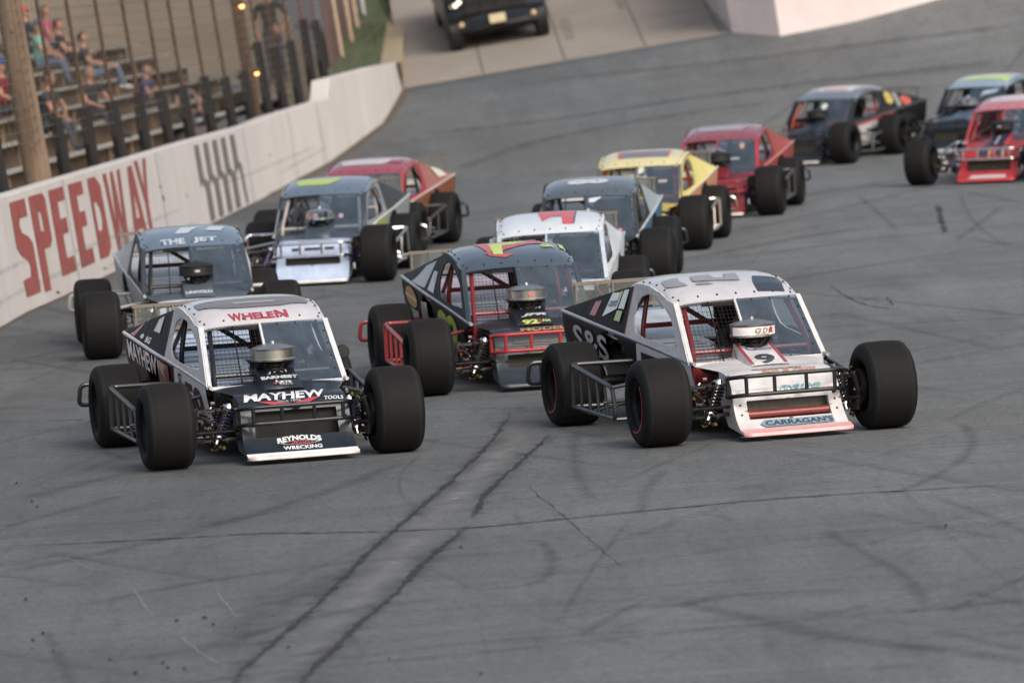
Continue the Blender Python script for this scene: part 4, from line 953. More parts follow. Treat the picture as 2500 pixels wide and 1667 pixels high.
# ------------------------------------------------------------------ concrete ramp, its side wall, the bank, the right wall
L0 = Ti @ hit_track(985, 216); L1 = Ti @ hit_track(1785, 80)
VR = Ti.to_3x3() @ Vector((-.4, 45, 5.4))
def ramp_pt(u, v): p = L0.lerp(L1, u)+VR*v; p += Ti.to_3x3() @ Vector((0, 0, .012)); return p
conc = mat('worn ramp concrete', '#938a7f', .88, c2='#80786f', nscale=.7, bump=.2)
b = MB(); b.grid(lambda u, v: ramp_pt(u, v), 7, 10)
b.add([ramp_pt(0, 0), ramp_pt(1, 0), ramp_pt(1, 0)-Vector((0, 0, .3)), ramp_pt(0, 0)-Vector((0, 0, .3))], [(0, 1, 2, 3)])
rampo = link('ramp', b.mesh('ramp', 0), conc); rampo.matrix_world = T; tag(rampo, 'pale concrete ramp down to the track', kind='structure')
jm = mat('concrete joint', '#5d564f', .9)
b = MB()
for u in (.245, .495, .74, .97):
    for k in range(10): b.add([ramp_pt(u-.002, k/10)+Vector((0, 0, .01)), ramp_pt(u+.002, k/10)+Vector((0, 0, .01)), ramp_pt(u+.002, (k+1)/10)+Vector((0, 0, .01)), ramp_pt(u-.002, (k+1)/10)+Vector((0, 0, .01))], [(0, 1, 2, 3)])
link('joint', b.mesh('joint', 0), jm, rampo)
b = MB()
for (u, v, du, dv) in ((.44, .10, .03, .06), (.53, .06, .028, .07), (.72, .13, .02, .1), (.60, .3, .03, .1), (.3, .4, .05, .05)):
    b.add([ramp_pt(u-du/2, v)+Vector((0, 0, .008)), ramp_pt(u+du/2, v)+Vector((0, 0, .008)), ramp_pt(u+du*.7, v+dv)+Vector((0, 0, .008)), ramp_pt(u-du*.3, v+dv)+Vector((0, 0, .008))], [(0, 1, 2, 3)])
link('oil_stain', b.mesh('oil_stain', 0), mat('stain', '#7b746c', .9, noise=.25, nscale=4), rampo)
def hit_ramp(px, py):
    o_ = Ti @ CP; dv = Ti.to_3x3() @ ray(px, py); n = (L1-L0).cross(VR).normalized(); t = (ramp_pt(0, 0)-o_).dot(n)/dv.dot(n); return T @ (o_+dv*t)
# dark patch of newer asphalt by the ramp
tanc = mat('tan concrete', '#a39478', .85, c2='#8f8169', nscale=1.5)
b = MB(); A = hit_track(985, 219); up = Vector((0, 0, 1)); A2 = bp(1014, -40, 140)
tA, tB, tC, tD = bp(980, 152, 117), bp(929, 156, 118), bp(960, -40, 141), bp(996, -40, 140)
b.add([A, A2-up*1.3, tD, tA], [(0, 1, 2, 3)]); b.add([tA, tD, tC, tB], [(0, 1, 2, 3)]); b.add([tB, tC, tC-up*2, tB-up*2], [(0, 1, 2, 3)]); b.add([A, tA, tB, tB-up*2], [(0, 1, 2, 3)])
o = link('retaining_wall', b.mesh('retaining_wall', 0), tanc, solid=0); tag(o, 'tan concrete retaining wall running up the left side of the ramp', 'wall')
grass = mat('bank grass', '#414a36', .95, c2='#5f5442', nscale=1.6, bump=.6, dist=.05)
b = MB(); Q = [bp(770, 215, 116), bp(930, 152, 118.5), bp(962, -60, 142), bp(800, -60, 139)]
gr = random.Random(2); b.grid(lambda u, v: Q[0].lerp(Q[1], u).lerp(Q[3].lerp(Q[2], u), v)+Vector((0, 0, gr.uniform(-.04, .04))), 16, 16)
o = link('grass_bank', b.mesh('grass_bank', 60), grass); tag(o, 'grassy dirt bank behind the wall end', kind='structure')
b = MB(); gr = random.Random(7); bm_ = []
for k in range(2600):
    u, v = .25+.75*gr.random(), gr.random()
    p = Q[0].lerp(Q[1], u).lerp(Q[3].lerp(Q[2], u), v); hh = gr.uniform(.03, .12); dx_ = gr.uniform(-.04, .04)
    b.add([p+Vector((-.012, 0, 0)), p+Vector((.012, 0, 0)), p+Vector((dx_, gr.uniform(-.03, .03), hh))], [(0, 1, 2)])
o = link('grass', b.mesh('grass', 0, weld=False), mat('grass blades', '#46553a', .9, noise=.4, nscale=2)); tag(o, 'short green grass growing on the bank behind the wall', 'grass', kind='stuff')
rb = [hit_track(1787, 82), hit_track(1905, 89), hit_track(2080, 55), hit_track(2290, 0), hit_track(2600, -70)]
b = MB(); hh = 2.3; vs = []
bk = [rb[0]+Vector((.3, 30, 3))]+rb
pts = [rb[0]+Vector((-.9, 22, 1.6))]+rb
for i, p in enumerate(pts):
    t = (pts[min(i+1, len(pts)-1)]-pts[max(i-1, 0)]); t.z = 0; t.normalize(); q = Vector((-t.y, t.x, 0))
    vs += [p-up*.5, p+up*hh, p+up*hh+q*.35, p-up*.5+q*.35]
b.add(vs, [(i*4+k, (i+1)*4+k, (i+1)*4+k+1, i*4+k+1) for i in range(len(pts)-1) for k in range(3)])
o = link('concrete_wall', b.mesh('concrete_wall', 20), mat('pinkish wall paint', '#d6cac8', .85, c2='#c6b9b6', nscale=1.2, bump=.15)); tag(o, 'whitewashed wall on the far side of the ramp, top right of the picture', 'wall')

# ------------------------------------------------------------------ fence posts, catch fence, utility poles
def wallpt(px, back=.0):                      # point on the wall crest for a crest pixel x
    i = 0; XS = [p[0] for p in WP]
    while i < len(WP)-2 and XS[i+1] < px: i += 1
    t = (px-XS[i])/(XS[i+1]-XS[i]); B = WP[i][1].lerp(WP[i+1][1], t); h = lerp(WP[i][2], WP[i+1][2], t); tt = (WP[i+1][1]-WP[i][1]).normalized()
    return B+up*h+Vector((-tt.y, tt.x, 0))*back, tt
def crossing(px, back):                       # where something upright behind the wall passes the crest pixel
    lo, hi = px-400, px+400; y = pl(top_px, px)
    for _ in range(40):
        m = (lo+hi)/2; P, tt = wallpt(max(-480, m), back); a = project(P); c = project(P+up)
        if a[0]+(c[0]-a[0])*(y-a[1])/(c[1]-a[1]) < px: lo = m
        else: hi = m
    return P, tt
blackpost = mat('tarred timber', '#191817', .85, noise=.5, nscale=5, stretch=(1, 1, .3)); rust = mat('rusty pipe', '#4f3b2d', .8, .2, noise=.35, nscale=7); wood = mat('weathered pole', '#84725f', .9, c2='#5f4c3c', nscale=6, stretch=(1, 1, .12), bump=.5)
pale = mat('bare sapling wood', '#b09a86', .85, noise=.2, nscale=8)
def lean(P, L_, px_top_dx=0): return P+up*L_
posts = [(9, 130, 'r'), (162, 136, 'r'), (231, 142, 'r'), (298, 139, 'r'), (360, 140, 'p'), (416, 130, 'r'), (467, 128, 'd'), (520, 136, 'p'), (570, 120, 'd'), (616, 118, 'd'), (658, 175, 'p'), (695, 152, 'p'), (734, 155, 'd'), (771, 150, 'm'), (801, 140, 'm')]
P0_ = None
def post(px, hpx, kind, label):
    P, tt = crossing(px, .42); d_ = (CG.transposed() @ (P-CP)).z*-1; s = F/d_; H = hpx/s
    root = empty('fence_post', Matrix.Translation(P-up*.9)); tag(root, label, 'fence post', 'black posts and pipes behind the track wall')
    r = .084; b = MB(); pr = random.Random(px)
    b.tube([(0, 0, 0), (0, 0, .9+H*.5), (pr.uniform(-.01, .01), 0, .9+H)], [r*1.05, r, r*.96], 10); b.tube([(-r, -.02, .9+H-.1), (-r-.05, -.02, .9+H-.1)], .03, 6); b.box((-.1, -.1, .85), (.1, .1, .92))
    link('sleeve', b.mesh('sleeve'), blackpost, root)
    top = 3.4; b = MB(); rr_ = .023 if kind != 'm' else .02
    b.tube([(0, 0, .9+H-.2), (0, 0, .9+H+top)], rr_, 8); link('pipe', b.mesh('pipe'), {'r': rust, 'd': rust, 'p': rust, 'm': mat('maroon pipe', '#6a3434', .7, noise=.3)}[kind], root)
    return P+up*(H+top), P, s
ordn = ['first', 'second', 'third', 'fourth', 'fifth', 'sixth', 'seventh', 'eighth', 'ninth', 'tenth', 'eleventh', 'twelfth', 'thirteenth', 'fourteenth', 'fifteenth']
crest = []
for i, (px, hp, kd) in enumerate(posts):
    crest.append(post(px, hp, kd, f'{ordn[i]} black fence post from the left behind the white wall'))
# wires of the catch fence
wirem = mat('galvanised wire', '#7b736a', .5, .6)
b = MB()
for k in range(1, 25):
    z = .35+k*.15
    b.tube([c[1]+up*z for c in crest], .006, 4)
for (a, c) in zip(crest, crest[1:]):
    for q in range(1, 12):
        p = a[1].lerp(c[1], q/12); b.tube([p+up*.3, p+up*3.9], .005, 3)
o = link('catch_fence', b.mesh('catch_fence', 0), wirem); tag(o, 'thin wire mesh of the catch fence strung along the black posts', 'fence')
for (px, back, dia, lab, m_) in ((96, .55, .30, 'thick weathered wooden utility pole standing behind the word SPEEDWAY', wood), (628, .75, .17, 'thin brown wooden pole behind the far end of the wall', mat('brown pole', '#6b4f38', .85, c2='#4a382b', nscale=5, stretch=(1, 1, .15)))):
    P, tt = crossing(px, back); b = MB(); b.tube([P-up*1.2, P+up*2, P+up*6], [dia*.62, dia*.52, dia*.44], 20)
    for k in range(5): b.tube([P+up*(.4+.5*k)+Vector((.0, -dia*.5, 0)), P+up*(.4+.5*k)+Vector((0.01, -dia*.56, .02))], .02, 6)
    o = link('utility_pole', b.mesh('utility_pole', 50), m_); tag(o, lab, 'pole')
# rough poles of the fence turning away beyond the wall end
for i, (x0, y0, x1, y1, m_, dia, lab) in enumerate(((840, 166, 800, -40, pale, .05, 'bare pole standing in dirt, nearest the wall end'), (860, 107, 832, -40, pale, .055, 'bare pale pole on the bank, second past the wall end'), (873, 71, 850, -60, pale, .06, 'bare pale pole on the bank, third past the wall end'), (889, 38, 876, -60, mat('pale pipe', '#b9bcc4', .5, .3), .05, 'short pale metal pipe at the top edge above the grass'), (815, 150, 790, -30, rust, .05, 'rusty pole standing just behind the wall step'))):
    d_ = 121+i*3; A_ = bp(x0, y0, d_); b = MB(); b.tube([A_-up*.3, A_+up*2.6], dia/1.3, 8); o = link('bank_pole', b.mesh('bank_pole'), m_); tag(o, lab, 'pole', 'poles beyond the wall end')
b = MB(); A0, A1 = bp(812, 190, 119), bp(880, 60, 131)
b.grid(lambda u, v: A0.lerp(A1, u)+up*(2.6*v-.1), 6, 4)
o = link('windscreen_fence', b.mesh('windscreen_fence', 0), mat('brown fence cloth', '#5e4a43', .9, noise=.3, nscale=3), solid=.03); tag(o, 'brown cloth covered fence behind the bare poles on the bank', 'fence')

# ------------------------------------------------------------------ near bleachers (rows run along the wall)
dirtg = mat('packed dirt', '#5a5046', .95, c2='#776a5c', nscale=1.2, bump=.3)
def rowline(back, z, n=24, x0=-420, x1=640):
    out = []
    if x0 >= 0:
        for k in range(n+1):
            P, tt = wallpt(lerp(x0, x1, k/n), back); out.append(P+up*z)
        return out
    A_, B_ = wallpt(-420)[0], wallpt(560)[0]; d_ = B_-A_; q = Vector((-d_.y, d_.x, 0)).normalized()
    for k in range(n+1): out.append(A_+d_*(1.9*k/n)+q*(back+.25)+up*z)
    return out
plank = mat('aluminium plank', '#a3a29a', .6, .1, noise=.25, nscale=3); riser = mat('brown riser board', '#6d5c4c', .9, c2='#85705b', nscale=2.5, stretch=(2, .5, 1))
terr = empty('bleachers', Matrix.Identity(4)); tag(terr, 'weathered wooden bleachers with pale seat planks behind the fence posts', 'bleachers')
NR = 7; ROWS = [(1.1+r_*.62, -.25+r_*.33) for r_ in range(NR)]
for r_ in range(NR):
    back, z = ROWS[r_]
    l = rowline(back, z); b = MB()
    for i in range(len(l)-1):
        a, c = l[i], l[i+1]; t = (c-a).normalized(); q = Vector((-t.y, t.x, 0))
        v8 = [a, c, c+q*.28, a+q*.28]; b.add(v8+[p-up*.045 for p in v8], [(0, 1, 2, 3), (7, 6, 5, 4), (0, 4, 5, 1), (1, 5, 6, 2), (2, 6, 7, 3), (3, 7, 4, 0)])
    link('seat_plank', b.mesh('seat_plank', 0), plank, terr)
    b = MB()
    for i in range(len(l)-1):
        a, c = l[i], l[i+1]; t = (c-a).normalized(); q = Vector((-t.y, t.x, 0))
        b.add([a+q*.3-up*.05, c+q*.3-up*.05, c+q*.3-up*.40, a+q*.3-up*.40], [(0, 1, 2, 3)])
        b.add([a-q*.42-up*.40, c-q*.42-up*.40, c+q*.34-up*.40, a+q*.34-up*.40], [(0, 1, 2, 3)])
        if i % 1 == 0: b.tube([a-up*.045+q*.1, a-up*.5+q*.1], .035, 6)
    link('riser', b.mesh('riser', 0, weld=False), riser, terr)
l = rowline(.34, -.55); l2 = rowline(8.0, -.95); b = MB()
for i in range(len(l)-1): b.add([l[i]-up*.6, l[i+1]-up*.6, l2[i+1]-up*.6, l2[i]-up*.6], [(0, 1, 2, 3)])
o = link('stand_ground', b.mesh('stand_ground', 0), dirtg); tag(o, 'dirt under the bleachers', kind='structure')
l = rowline(.34, -.6, 10, 600, 830); b = MB(); Z = [p+Vector((-9, 6, .3)) for p in l]
for i in range(len(l)-1): b.add([l[i], l[i+1], Z[i+1], Z[i]], [(0, 1, 2, 3)])
o = link('stand_ground', b.mesh('stand_ground', 0), dirtg); tag(o, 'dirt behind the far end of the wall', kind='structure')
# far terraces: long low concrete steps filling the background
tc_ = mat('far terrace', '#7d7467', .9, c2='#70675b', nscale=.5)
b = MB(); X0 = bp(-400, 640, 138); X1 = X0+Vector((12.6, 3, 0))
st = [(0, 0)]; 
for k in range(34): st += [(k*.6, (k+1)*.24), ((k+1)*.6, (k+1)*.24)]
dirn = (X1-X0); dirn.z = 0; dirn.normalize(); nrm = Vector((-dirn.y, dirn.x, 0))
vs = []
for e_ in (X0, X1): vs += [e_+nrm*y_+up*z_ for (y_, z_) in st]
n_ = len(st); b.add(vs, [(i, i+1, n_+i+1, n_+i) for i in range(n_-1)])
o = link('far_terraces', b.mesh('far_terraces', 0), tc_); tag(o, 'long empty grey terraces of the far grandstand behind the fence', 'grandstand')

# ------------------------------------------------------------------ pickup at the top of the ramp
def truck():
    A, B_ = hit_ramp(1112, 124), hit_ramp(1335, 84)
    mid = (A+B_)/2; mid = mid-(T.to_3x3() @ VR).normalized()*.33; ex = (B_-A).normalized(); fw = -(T.to_3x3() @ VR).normalized(); ez = ex.cross(-fw).normalized(); ey = ez.cross(ex)
    Mx = Matrix((ex, ey, ez)).transposed().to_4x4(); Mx.translation = mid
    root = empty('pickup_truck', Mx); tag(root, 'dark navy pickup truck parked on the concrete ramp', 'pickup truck')
    nv = paint('#1d2836'); b = MB(); wd = 1.0
    pr = [(-.02, .42), (-.06, .62), (-.03, .9), (.0, 1.12), (.1, 1.18), (1.15, 1.26), (1.75, 1.80), (3.2, 1.84), (3.5, 1.3), (5.4, 1.28), (5.4, .45)]
    def sh(u, v):
        t = v*(len(pr)-1); i = min(len(pr)-2, int(t)); y, z = lerp(pr[i][0], pr[i+1][0], t-i), lerp(pr[i][1], pr[i+1][1], t-i)
        a = u*2-1; hw = wd-(.14 if z > 1.4 else 0); return Vector((a*hw, y+.10*abs(a)**4*(1 if y < .5 else 0), z-.05*abs(a)**8))
    b.grid(sh, 16, 20); 
    for s in (-1, 1): b.add([sh(.5+.5*s, k/20) for k in range(21)], [tuple(range(21))])
    link('body', b.mesh('body', 35), nv, root)
    b = MB(); b.box((-.60, -.085, .72), (.60, -.02, 1.1)); b.add([(-.80, -.10, .40), (.80, -.10, .40), (.98, .02, .40), (.98, .02, .62), (.86, -.09, .70), (-.86, -.09, .70), (-.98, .02, .62), (-.98, .02, .40)], [(0, 1, 2, 3, 4, 5, 6, 7)])
    b.add([(-.8, -.1, .40), (.8, -.1, .40), (.8, .2, .26), (-.8, .2, .26)], [(0, 1, 2, 3)])
    link('grille', b.mesh('grille', 0), blackm, root)
    b = MB(); b.add([(-.60, -.088, .70), (-.64, -.088, .74), (-.60, -.088, 1.1), (-.55, -.088, 1.1)], [(0, 1, 2, 3)])
    for x in (-.3, 0, .3): b.box((x-.02, -.1, .74), (x+.02, -.086, 1.08))
    b.box((-.6, -.1, .9), (.6, -.087, .93)); link('grille_bars', b.mesh('grille_bars', 0), matte, root)
    hl = mat('headlamp glass', '#9a958c', .12, .6)
    for s in (-1, 1):
        b = MB(); b.box((s*.64 if s > 0 else -.93, -.06, .86), (.93 if s > 0 else -.64, .12, 1.06)); h_ = link('headlight', b.mesh('headlight', 0), mat('lamp housing', '#2b2724', .2, .4), root)
        for q in (0, 1, 2):
            b = MB(); b.lathe([(0, .0), (.02, .035), (0, .045)], Matrix.Translation((s*(.7+q*.08), -.075, .93+.05*(q == 0))) @ Matrix.Rotation(R(-90), 4, 'Z'), 16); link('lamp_bulb', b.mesh('lamp_bulb'), emit('lamp glow', '#fff3dc', 1.2) if q < 2 else hl, h_)
        b = MB(); b.lathe([(.03, 0), (.02, .04), (0, .055)], Matrix.Translation((s*.72, -.095, .53)) @ Matrix.Rotation(R(-90), 4, 'Z'), 16); link('fog_lamp', b.mesh('fog_lamp'), mat('fog lamp', '#c9b391', .3), root)
        b = MB(); b.box((s*1.03-.03, 1.25, 1.2), (s*1.2, 1.4, 1.42) if s > 0 else (s*1.03+.03, 1.4, 1.42)); 
        link('side_mirror', b.mesh('side_mirror', 0), blackm, root)
        for y in (.95, 4.5):
            b = MB(); b.lathe([(-.13, .2), (-.13, .36), (-.10, .39), (.10, .39), (.13, .36), (.13, .2), (.11, .18), (.1, 0)], Matrix.Translation((s*.86, y-.62 if y < 2 else y, .39)), 32); wh = link('tire', b.mesh('tire', 40), blackm, root)
            b = MB(); b.lathe([(s*.135, .21), (s*.10, .17), (s*.12, .05), (s*.12, 0)], Matrix.Translation((s*.86, y-.62 if y < 2 else y, .39)), 20); link('rim', b.mesh('rim', 40), steel, wh)
    b = MB(); b.box((-.16, -.125, .47), (.16, -.102, .64)); link('license_plate', b.mesh('license_plate', 0), mat('plate', '#cdbd9c', .5), root)
    b = MB(); b.add([(-.8, 1.17, 1.30), (.8, 1.17, 1.30), (.74, 1.7, 1.77), (-.74, 1.7, 1.77)], [(0, 1, 2, 3)]); link('windshield', b.mesh('windshield', 0), mat('dark glass', '#20262c', .08), root)
truck()

# lights glowing behind the fence: warm lamps on the thin pole
gl = emit('warm bulb', '#ffb066', 4.0)
for (px, py, r_, lab) in ((590, 15, .045, 'small warm lamp glowing at the top of the brown pole'), (627, 179, .04, 'small warm lamp glowing between the posts, lower of the two')):
    P = bp(px, py, 104); b = MB(); bm = bmesh.new(); bmesh.ops.create_icosphere(bm, subdivisions=2, radius=r_); me = bpy.data.meshes.new('bulb'); bm.to_mesh(me); bm.free(); me.shade_smooth()
    root = empty('lamp', Matrix.Translation(P)); tag(root, lab, 'lamp', 'warm lamps by the fence'); link('bulb', me, gl, root)
    b.lathe([(-.05, .02), (.0, .07), (.02, .075)], Matrix.Translation((0, .03, .03)) @ Matrix.Rotation(R(90), 4, 'Y'), 16); link('housing', b.mesh('housing'), rust, root)

# ------------------------------------------------------------------ people
skinm = mat('skin', '#a07663', .7); 
def person(label, M, pose, shirt, pants, hair, shoes='#2a2a2c', cap=None, sleeves='short', group='spectators watching from behind the fence', scale=1.0, helmet=None):
    cols = {'shirt': mat('cloth '+shirt, shirt, .85, noise=.2, nscale=12), 'pants': mat('cloth '+pants, pants, .85, noise=.2, nscale=12), 'skin': skinm, 'shoe': mat('shoe '+shoes, shoes, .7)}
    root = empty('person', M @ Matrix.Scale(scale, 4)); tag(root, label, 'person', group)
    J = {}; order = []
    def j(n, p, r, par, reg): J[n] = (Vector(p), r, par, reg); order.append(n)
    if pose in ('sit', 'sit_back', 'sit_lean', 'drive'):
        hz = .12; lean_ = {'sit': -.08, 'sit_back': .12, 'sit_lean': -.22, 'drive': .12}[pose]
        j('pelvis', (0, 0, hz), .14, None, 'pants'); j('belly', (0, lean_*.35, hz+.2), .135, 'pelvis', 'shirt'); j('chest', (0, lean_*.8, hz+.40), .15, 'belly', 'shirt'); j('neckb', (0, lean_, hz+.53), .075, 'chest', 'shirt')
        sh = hz+.48; ly = lean_*.95; kneez = hz+(.02 if pose != 'sit_back' else .12)
        legs = [(-1, .44, -.44), (1, .44, -.44)]
        for s in (-1, 1):
            j(f'hip{s}', (s*.10, -.04, hz), .095, 'pelvis', 'pants'); j(f'knee{s}', (s*.15, -.46, kneez), .062, f'hip{s}', 'pants'); j(f'ank{s}', (s*.14, -.50+(.06 if s > 0 else -.05), kneez-.42), .042, f'knee{s}', 'pants'); j(f'toe{s}', (s*.16, -.68, kneez-.46), .035, f'ank{s}', 'shoe')
            el = (s*.26, ly-.10, hz+.24); ha = (s*.13, -.36, hz+.13) if pose != 'drive' else (s*.12, -.45, hz+.38)
            j(f'sh{s}', (s*.18, ly, sh), .06, 'chest', 'shirt'); j(f'el{s}', el, .043, f'sh{s}', 'shirt' if sleeves == 'long' else 'skin'); j(f'wr{s}', ha, .028, f'el{s}', 'shirt' if sleeves == 'long' else 'skin')
        head = Vector((0, lean_-.03, hz+.70))
    else:
        j('pelvis', (0, 0, .93), .135, None, 'pants'); j('belly', (0, -.01, 1.10), .13, 'pelvis', 'shirt'); j('chest', (0, 0, 1.32), .15, 'belly', 'shirt'); j('neckb', (0, .01, 1.47), .07, 'chest', 'shirt')
        for s in (-1, 1):
            j(f'hip{s}', (s*.10, 0, .88), .09, 'pelvis', 'pants'); j(f'knee{s}', (s*.12, -.02, .48), .06, f'hip{s}', 'pants'); j(f'ank{s}', (s*.13, .02, .09), .042, f'knee{s}', 'pants'); j(f'toe{s}', (s*.16, -.14, .04), .036, f'ank{s}', 'shoe')
            j(f'sh{s}', (s*.19, 0, 1.42), .06, 'chest', 'shirt'); j(f'el{s}', (s*(.33 if s > 0 else .29), .06, 1.16), .044, f'sh{s}', 'shirt'); j(f'wr{s}', (s*.24, -.10, .98), .029, f'el{s}', 'skin')
        head = Vector((0, -.02, 1.64))
    for s in (-1, 1):                         # palm, four fingers and a thumb, slightly curled
        w0 = J[f'wr{s}'][0]; e0 = J[f'el{s}'][0]; d_ = (w0-e0).normalized(); sd = d_.cross(Vector((0, 0, 1))).normalized(); dn = d_.cross(sd)
        j(f'palm{s}', w0+d_*.07, .030, f'wr{s}', 'skin')
        for k, L_ in enumerate((.068, .078, .072, .056)):
            o_ = sd*(k-1.5)*.019; j(f'f{s}{k}', w0+d_*(.10)+o_, .0095, f'palm{s}', 'skin'); j(f'g{s}{k}', w0+d_*(.10+L_*.9)+o_+dn*.03*(-1 if dn.z > 0 else 1), .008, f'f{s}{k}', 'skin')
        j(f't{s}', w0+d_*.05+sd*.04, .011, f'palm{s}', 'skin'); j(f'u{s}', w0+d_*.09+sd*.055, .0095, f't{s}', 'skin')
    j('neck', J['neckb'][0]+Vector((0, -.01, .06)), .055, 'neckb', 'skin'); j('skull', head-Vector((0, 0, .03)), .07, 'neck', 'skin')
    idx = {n: i for i, n in enumerate(order)}
    me = bpy.data.meshes.new('body'); me.from_pydata([J[n][0] for n in order], [(idx[J[n][2]], idx[n]) for n in order if J[n][2]], [])
    o = bpy.data.objects.new('body', me); col.objects.link(o)
    sk = o.modifiers.new('skin', 'SKIN'); sk.use_smooth_shade = True
    for n in order:
        v = me.skin_vertices[0].data[idx[n]]; v.radius = (J[n][1], J[n][1]*(.78 if n in ('chest', 'belly', 'pelvis') else 1)); v.use_root = (n == 'pelvis')
    sb = o.modifiers.new('sub', 'SUBSURF'); sb.levels = 1; sb.render_levels = 1
    bpy.context.view_layer.update(); nm = bpy.data.meshes.new_from_object(o.evaluated_get(bpy.context.evaluated_depsgraph_get()))
    bpy.data.objects.remove(o)
    # head with brow, nose, chin and ears merged into the same body mesh
    bm = bmesh.new(); bm.from_mesh(nm); nb = len(bm.faces)
    r = bmesh.ops.create_uvsphere(bm, u_segments=20, v_segments=14, radius=1)
    for v in r['verts']:
        x, y, z = v.co; w_ = .078*(1-.18*max(0, -z)); 
        ny = -.022*math.exp(-((x/.18)**2+((z+.12)/.22)**2)) if y < 0 else 0
        ey = .008*math.exp(-(((abs(x)-.35)/.14)**2+((z-.08)/.12)**2)) if y < 0 else 0
        ear = .014*math.exp(-(((z+.02)/.2)**2+((y-.05)/.22)**2))*(1 if x > 0 else -1) if abs(x) > .85 else 0
        v.co = head+Vector((x*w_+ear, y*.095+ny+ey, z*.118))
    regs = ['shirt', 'pants', 'skin', 'shoe']
    segs = [(J[J[n][2]][0], J[n][0], J[n][3], n) for n in order if J[n][2]]
    bm.faces.ensure_lookup_table()
    for fi, f in enumerate(bm.faces):
        f.smooth = True
        if fi >= nb: f.material_index = 2; continue
        c = f.calc_center_median(); best = None
        for a, b_, rg, n in segs:
            ab = b_-a; t = max(0, min(1, (c-a).dot(ab)/max(1e-9, ab.length_squared))); d_ = (c-(a+ab*t)).length
            if best is None or d_ < best[0]-1e-6: best = (d_, rg, n, t)
        rg = best[1]
        if best[2].startswith('el') and sleeves == 'short' and best[3] < .55: rg = 'shirt'
        f.material_index = regs.index(rg)
    bm.to_mesh(nm); bm.free()
    while len(nm.materials): nm.materials.pop()
    bo = link('body', nm, [cols[k] for k in regs], root); nm.name = 'body'
    # features
    b = MB()
    for s in (-1, 1): b.lathe([(-.008, 0), (0, .011), (.006, 0)], Matrix.Translation(head+Vector((s*.028, -.090, .012))) @ Matrix.Rotation(R(90), 4, 'Z'), 8)
    b.box(head+Vector((-.022, -.094, -.056)), head+Vector((.022, -.085, -.050)))
    link('face_details', b.mesh('face_details', 0), mat('eyes and lips', '#4a2c26', .6), root)
    bm = bmesh.new(); r = bmesh.ops.create_uvsphere(bm, u_segments=20, v_segments=14, radius=1); hr = random.Random(len(label))
    if helmet:
        for v in bm.verts: v.co = head+Vector((v.co.x*.125, v.co.y*.145+.01, v.co.z*.145+.01))
    else:
        kill = [v for v in bm.verts if (v.co.y < -.25 and v.co.z < .45) or v.co.z < (-.35 if hair[1] == 'short' else -1.2)]
        bmesh.ops.delete(bm, geom=kill, context='VERTS')
        for v in bm.verts:
            k = 1+hr.uniform(-.02, .05); ln = 1 if hair[1] == 'short' or v.co.z > -.1 else 2.1
            v.co = head+Vector((v.co.x*.086*k, v.co.y*.104*k+.006, (v.co.z*.126*k)*ln+.004))
    me = bpy.data.meshes.new('hair'); bm.to_mesh(me); bm.free(); me.shade_smooth()
    link('helmet' if helmet else 'hair', me, paint(helmet) if helmet else mat('hair '+hair[0], hair[0], .7, noise=.4, nscale=60, stretch=(1, 1, .2)), root)
    if helmet:
        b = MB(); b.grid(lambda u, v: head+Vector((.127*math.sin((u-.5)*2.2), -.147*math.cos((u-.5)*2.2)+.01, lerp(-.02, .05, v))), 10, 2); link('visor', b.mesh('visor'), mat('visor', '#0c0d10', .1), root)
    if cap:
        b = MB(); b.lathe([(.02, .092), (.06, .092), (.10, .075), (.13, .04), (.14, 0)], Matrix.Translation(head+Vector((0, .005, 0))) @ Matrix.Rotation(-math.pi/2, 4, 'Y'), 20)
        b.grid(lambda u, v: head+Vector((.075*math.sin((u-.5)*2.6)*(1), -.06-.11*v*math.cos((u-.5)*2.2), .04-.02*v)), 8, 3); link('cap', b.mesh('cap'), mat('cap '+cap, cap, .8), root)
    return root
def PM(px, py, depth, rz): return Matrix.Translation(bp(px, py, depth)) @ Matrix.Rotation(R(rz), 4, 'Z')
def SEAT(px, r_, rz):                        # a seat on bleacher row r_ seen at pixel column px
    l = rowline(*ROWS[r_], n=400)
    P = min(l, key=lambda q: abs(project(q)[0]-px)); return Matrix.Translation(P+Vector((-.1, 0, .02))) @ Matrix.Rotation(R(rz), 4, 'Z')

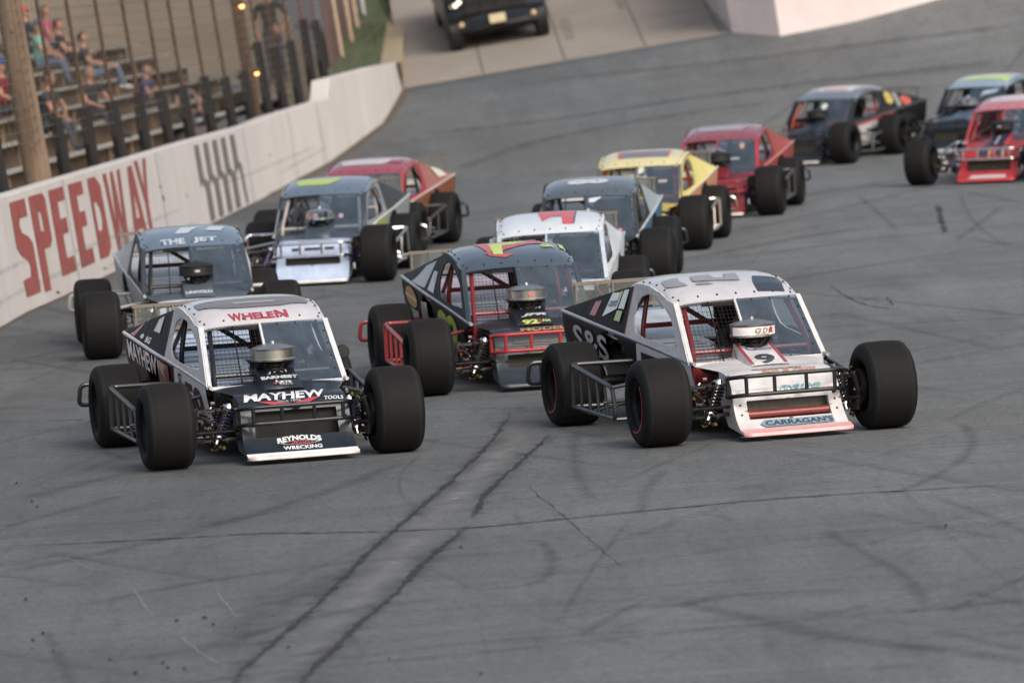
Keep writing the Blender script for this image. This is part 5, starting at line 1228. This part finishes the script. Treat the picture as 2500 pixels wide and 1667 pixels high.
person('person in a maroon shirt and blue cap sitting left of the thick wooden pole', SEAT(22, 3, 70), 'sit', '#6d2226', '#3b3c42', ('#3a2a20', 'short'), cap='#2c3f7a')
person('person in a dark jacket seen at the picture edge above the maroon shirt', SEAT(2, 5, 75), 'sit', '#2e3440', '#39404a', ('#4a382c', 'short'), sleeves='long', cap='#77392f')
person('dark haired person in a grey top leaning low just right of the wooden pole', SEAT(122, 2, 70), 'sit_lean', '#33363c', '#40444c', ('#2c2018', 'short'))
person('person in a mint green shirt and jeans sitting beside the wooden pole', SEAT(112, 5, 80), 'sit', '#6a9b89', '#4e5a6c', ('#8a6f52', 'long'), cap='#3c4868')
person('person in navy with black sleeves sitting behind the mint green shirt', SEAT(78, 6, 70), 'sit', '#232a38', '#2c3038', ('#5a3320', 'short'), sleeves='long', cap='#9a4a38')
person('person in a bright pink top between the mint and black shirts', SEAT(128, 6, 80), 'sit', '#a8495e', '#2b2f3c', ('#6b5040', 'long'))
person('dark haired person in a black shirt and shorts leaning back with knees raised', SEAT(185, 5, 85), 'sit_back', '#1c1c20', '#1f1f23', ('#2a1c16', 'short'))
person('person in light jeans stretched out low behind the fence with pale shoes', SEAT(245, 4, 90), 'sit_back', '#2d3138', '#5c6a80', ('#3a2d26', 'short'), shoes='#d5d2c8')
person('small grey haired person in a black top behind the third post', SEAT(240, 2, 50), 'sit', '#23252a', '#33363c', ('#6f6458', 'short'))
person('child in a purple shirt between the fifth and sixth fence posts', SEAT(362, 2, 70), 'sit_lean', '#3d3768', '#3f4a3e', ('#7a6a58', 'short'), scale=.85)
person('person in a grey shirt and dark green cap beside the seventh post', SEAT(470, 1, 35), 'sit', '#6a646c', '#4a4650', ('#26332e', 'short'), cap='#25473c', scale=.9)
person('official in a black shirt standing with hands on hips behind the fence', PM(684, 205, 109, -8), 'stand', '#17181b', '#3b3b42', ('#3c2a24', 'short'), cap='#1b1b1e', group='officials')
for (px_, lab, x, y, a) in (('M', 'driver in a dark suit and helmet inside the dark navy front left car', -1.859, 48.341, .22), ('N', 'driver in a dark suit and helmet inside the white front right car', 1.996, 47.814, .257), ('C', 'driver in a dark suit and helmet inside the car numbered 92', .162, 54.538, .153)):
    person(lab, T @ Matrix.Translation((x, y, 0)) @ Matrix.Rotation(a, 4, 'Z') @ Matrix.Translation((BX+.22, 1.72, .22)), 'drive', '#24262c', '#24262c', ('#222222', 'short'), sleeves='long', helmet={'M': '#2b3340', 'N': '#303236', 'C': '#3a3f48'}[px_], group='drivers', scale=.9)
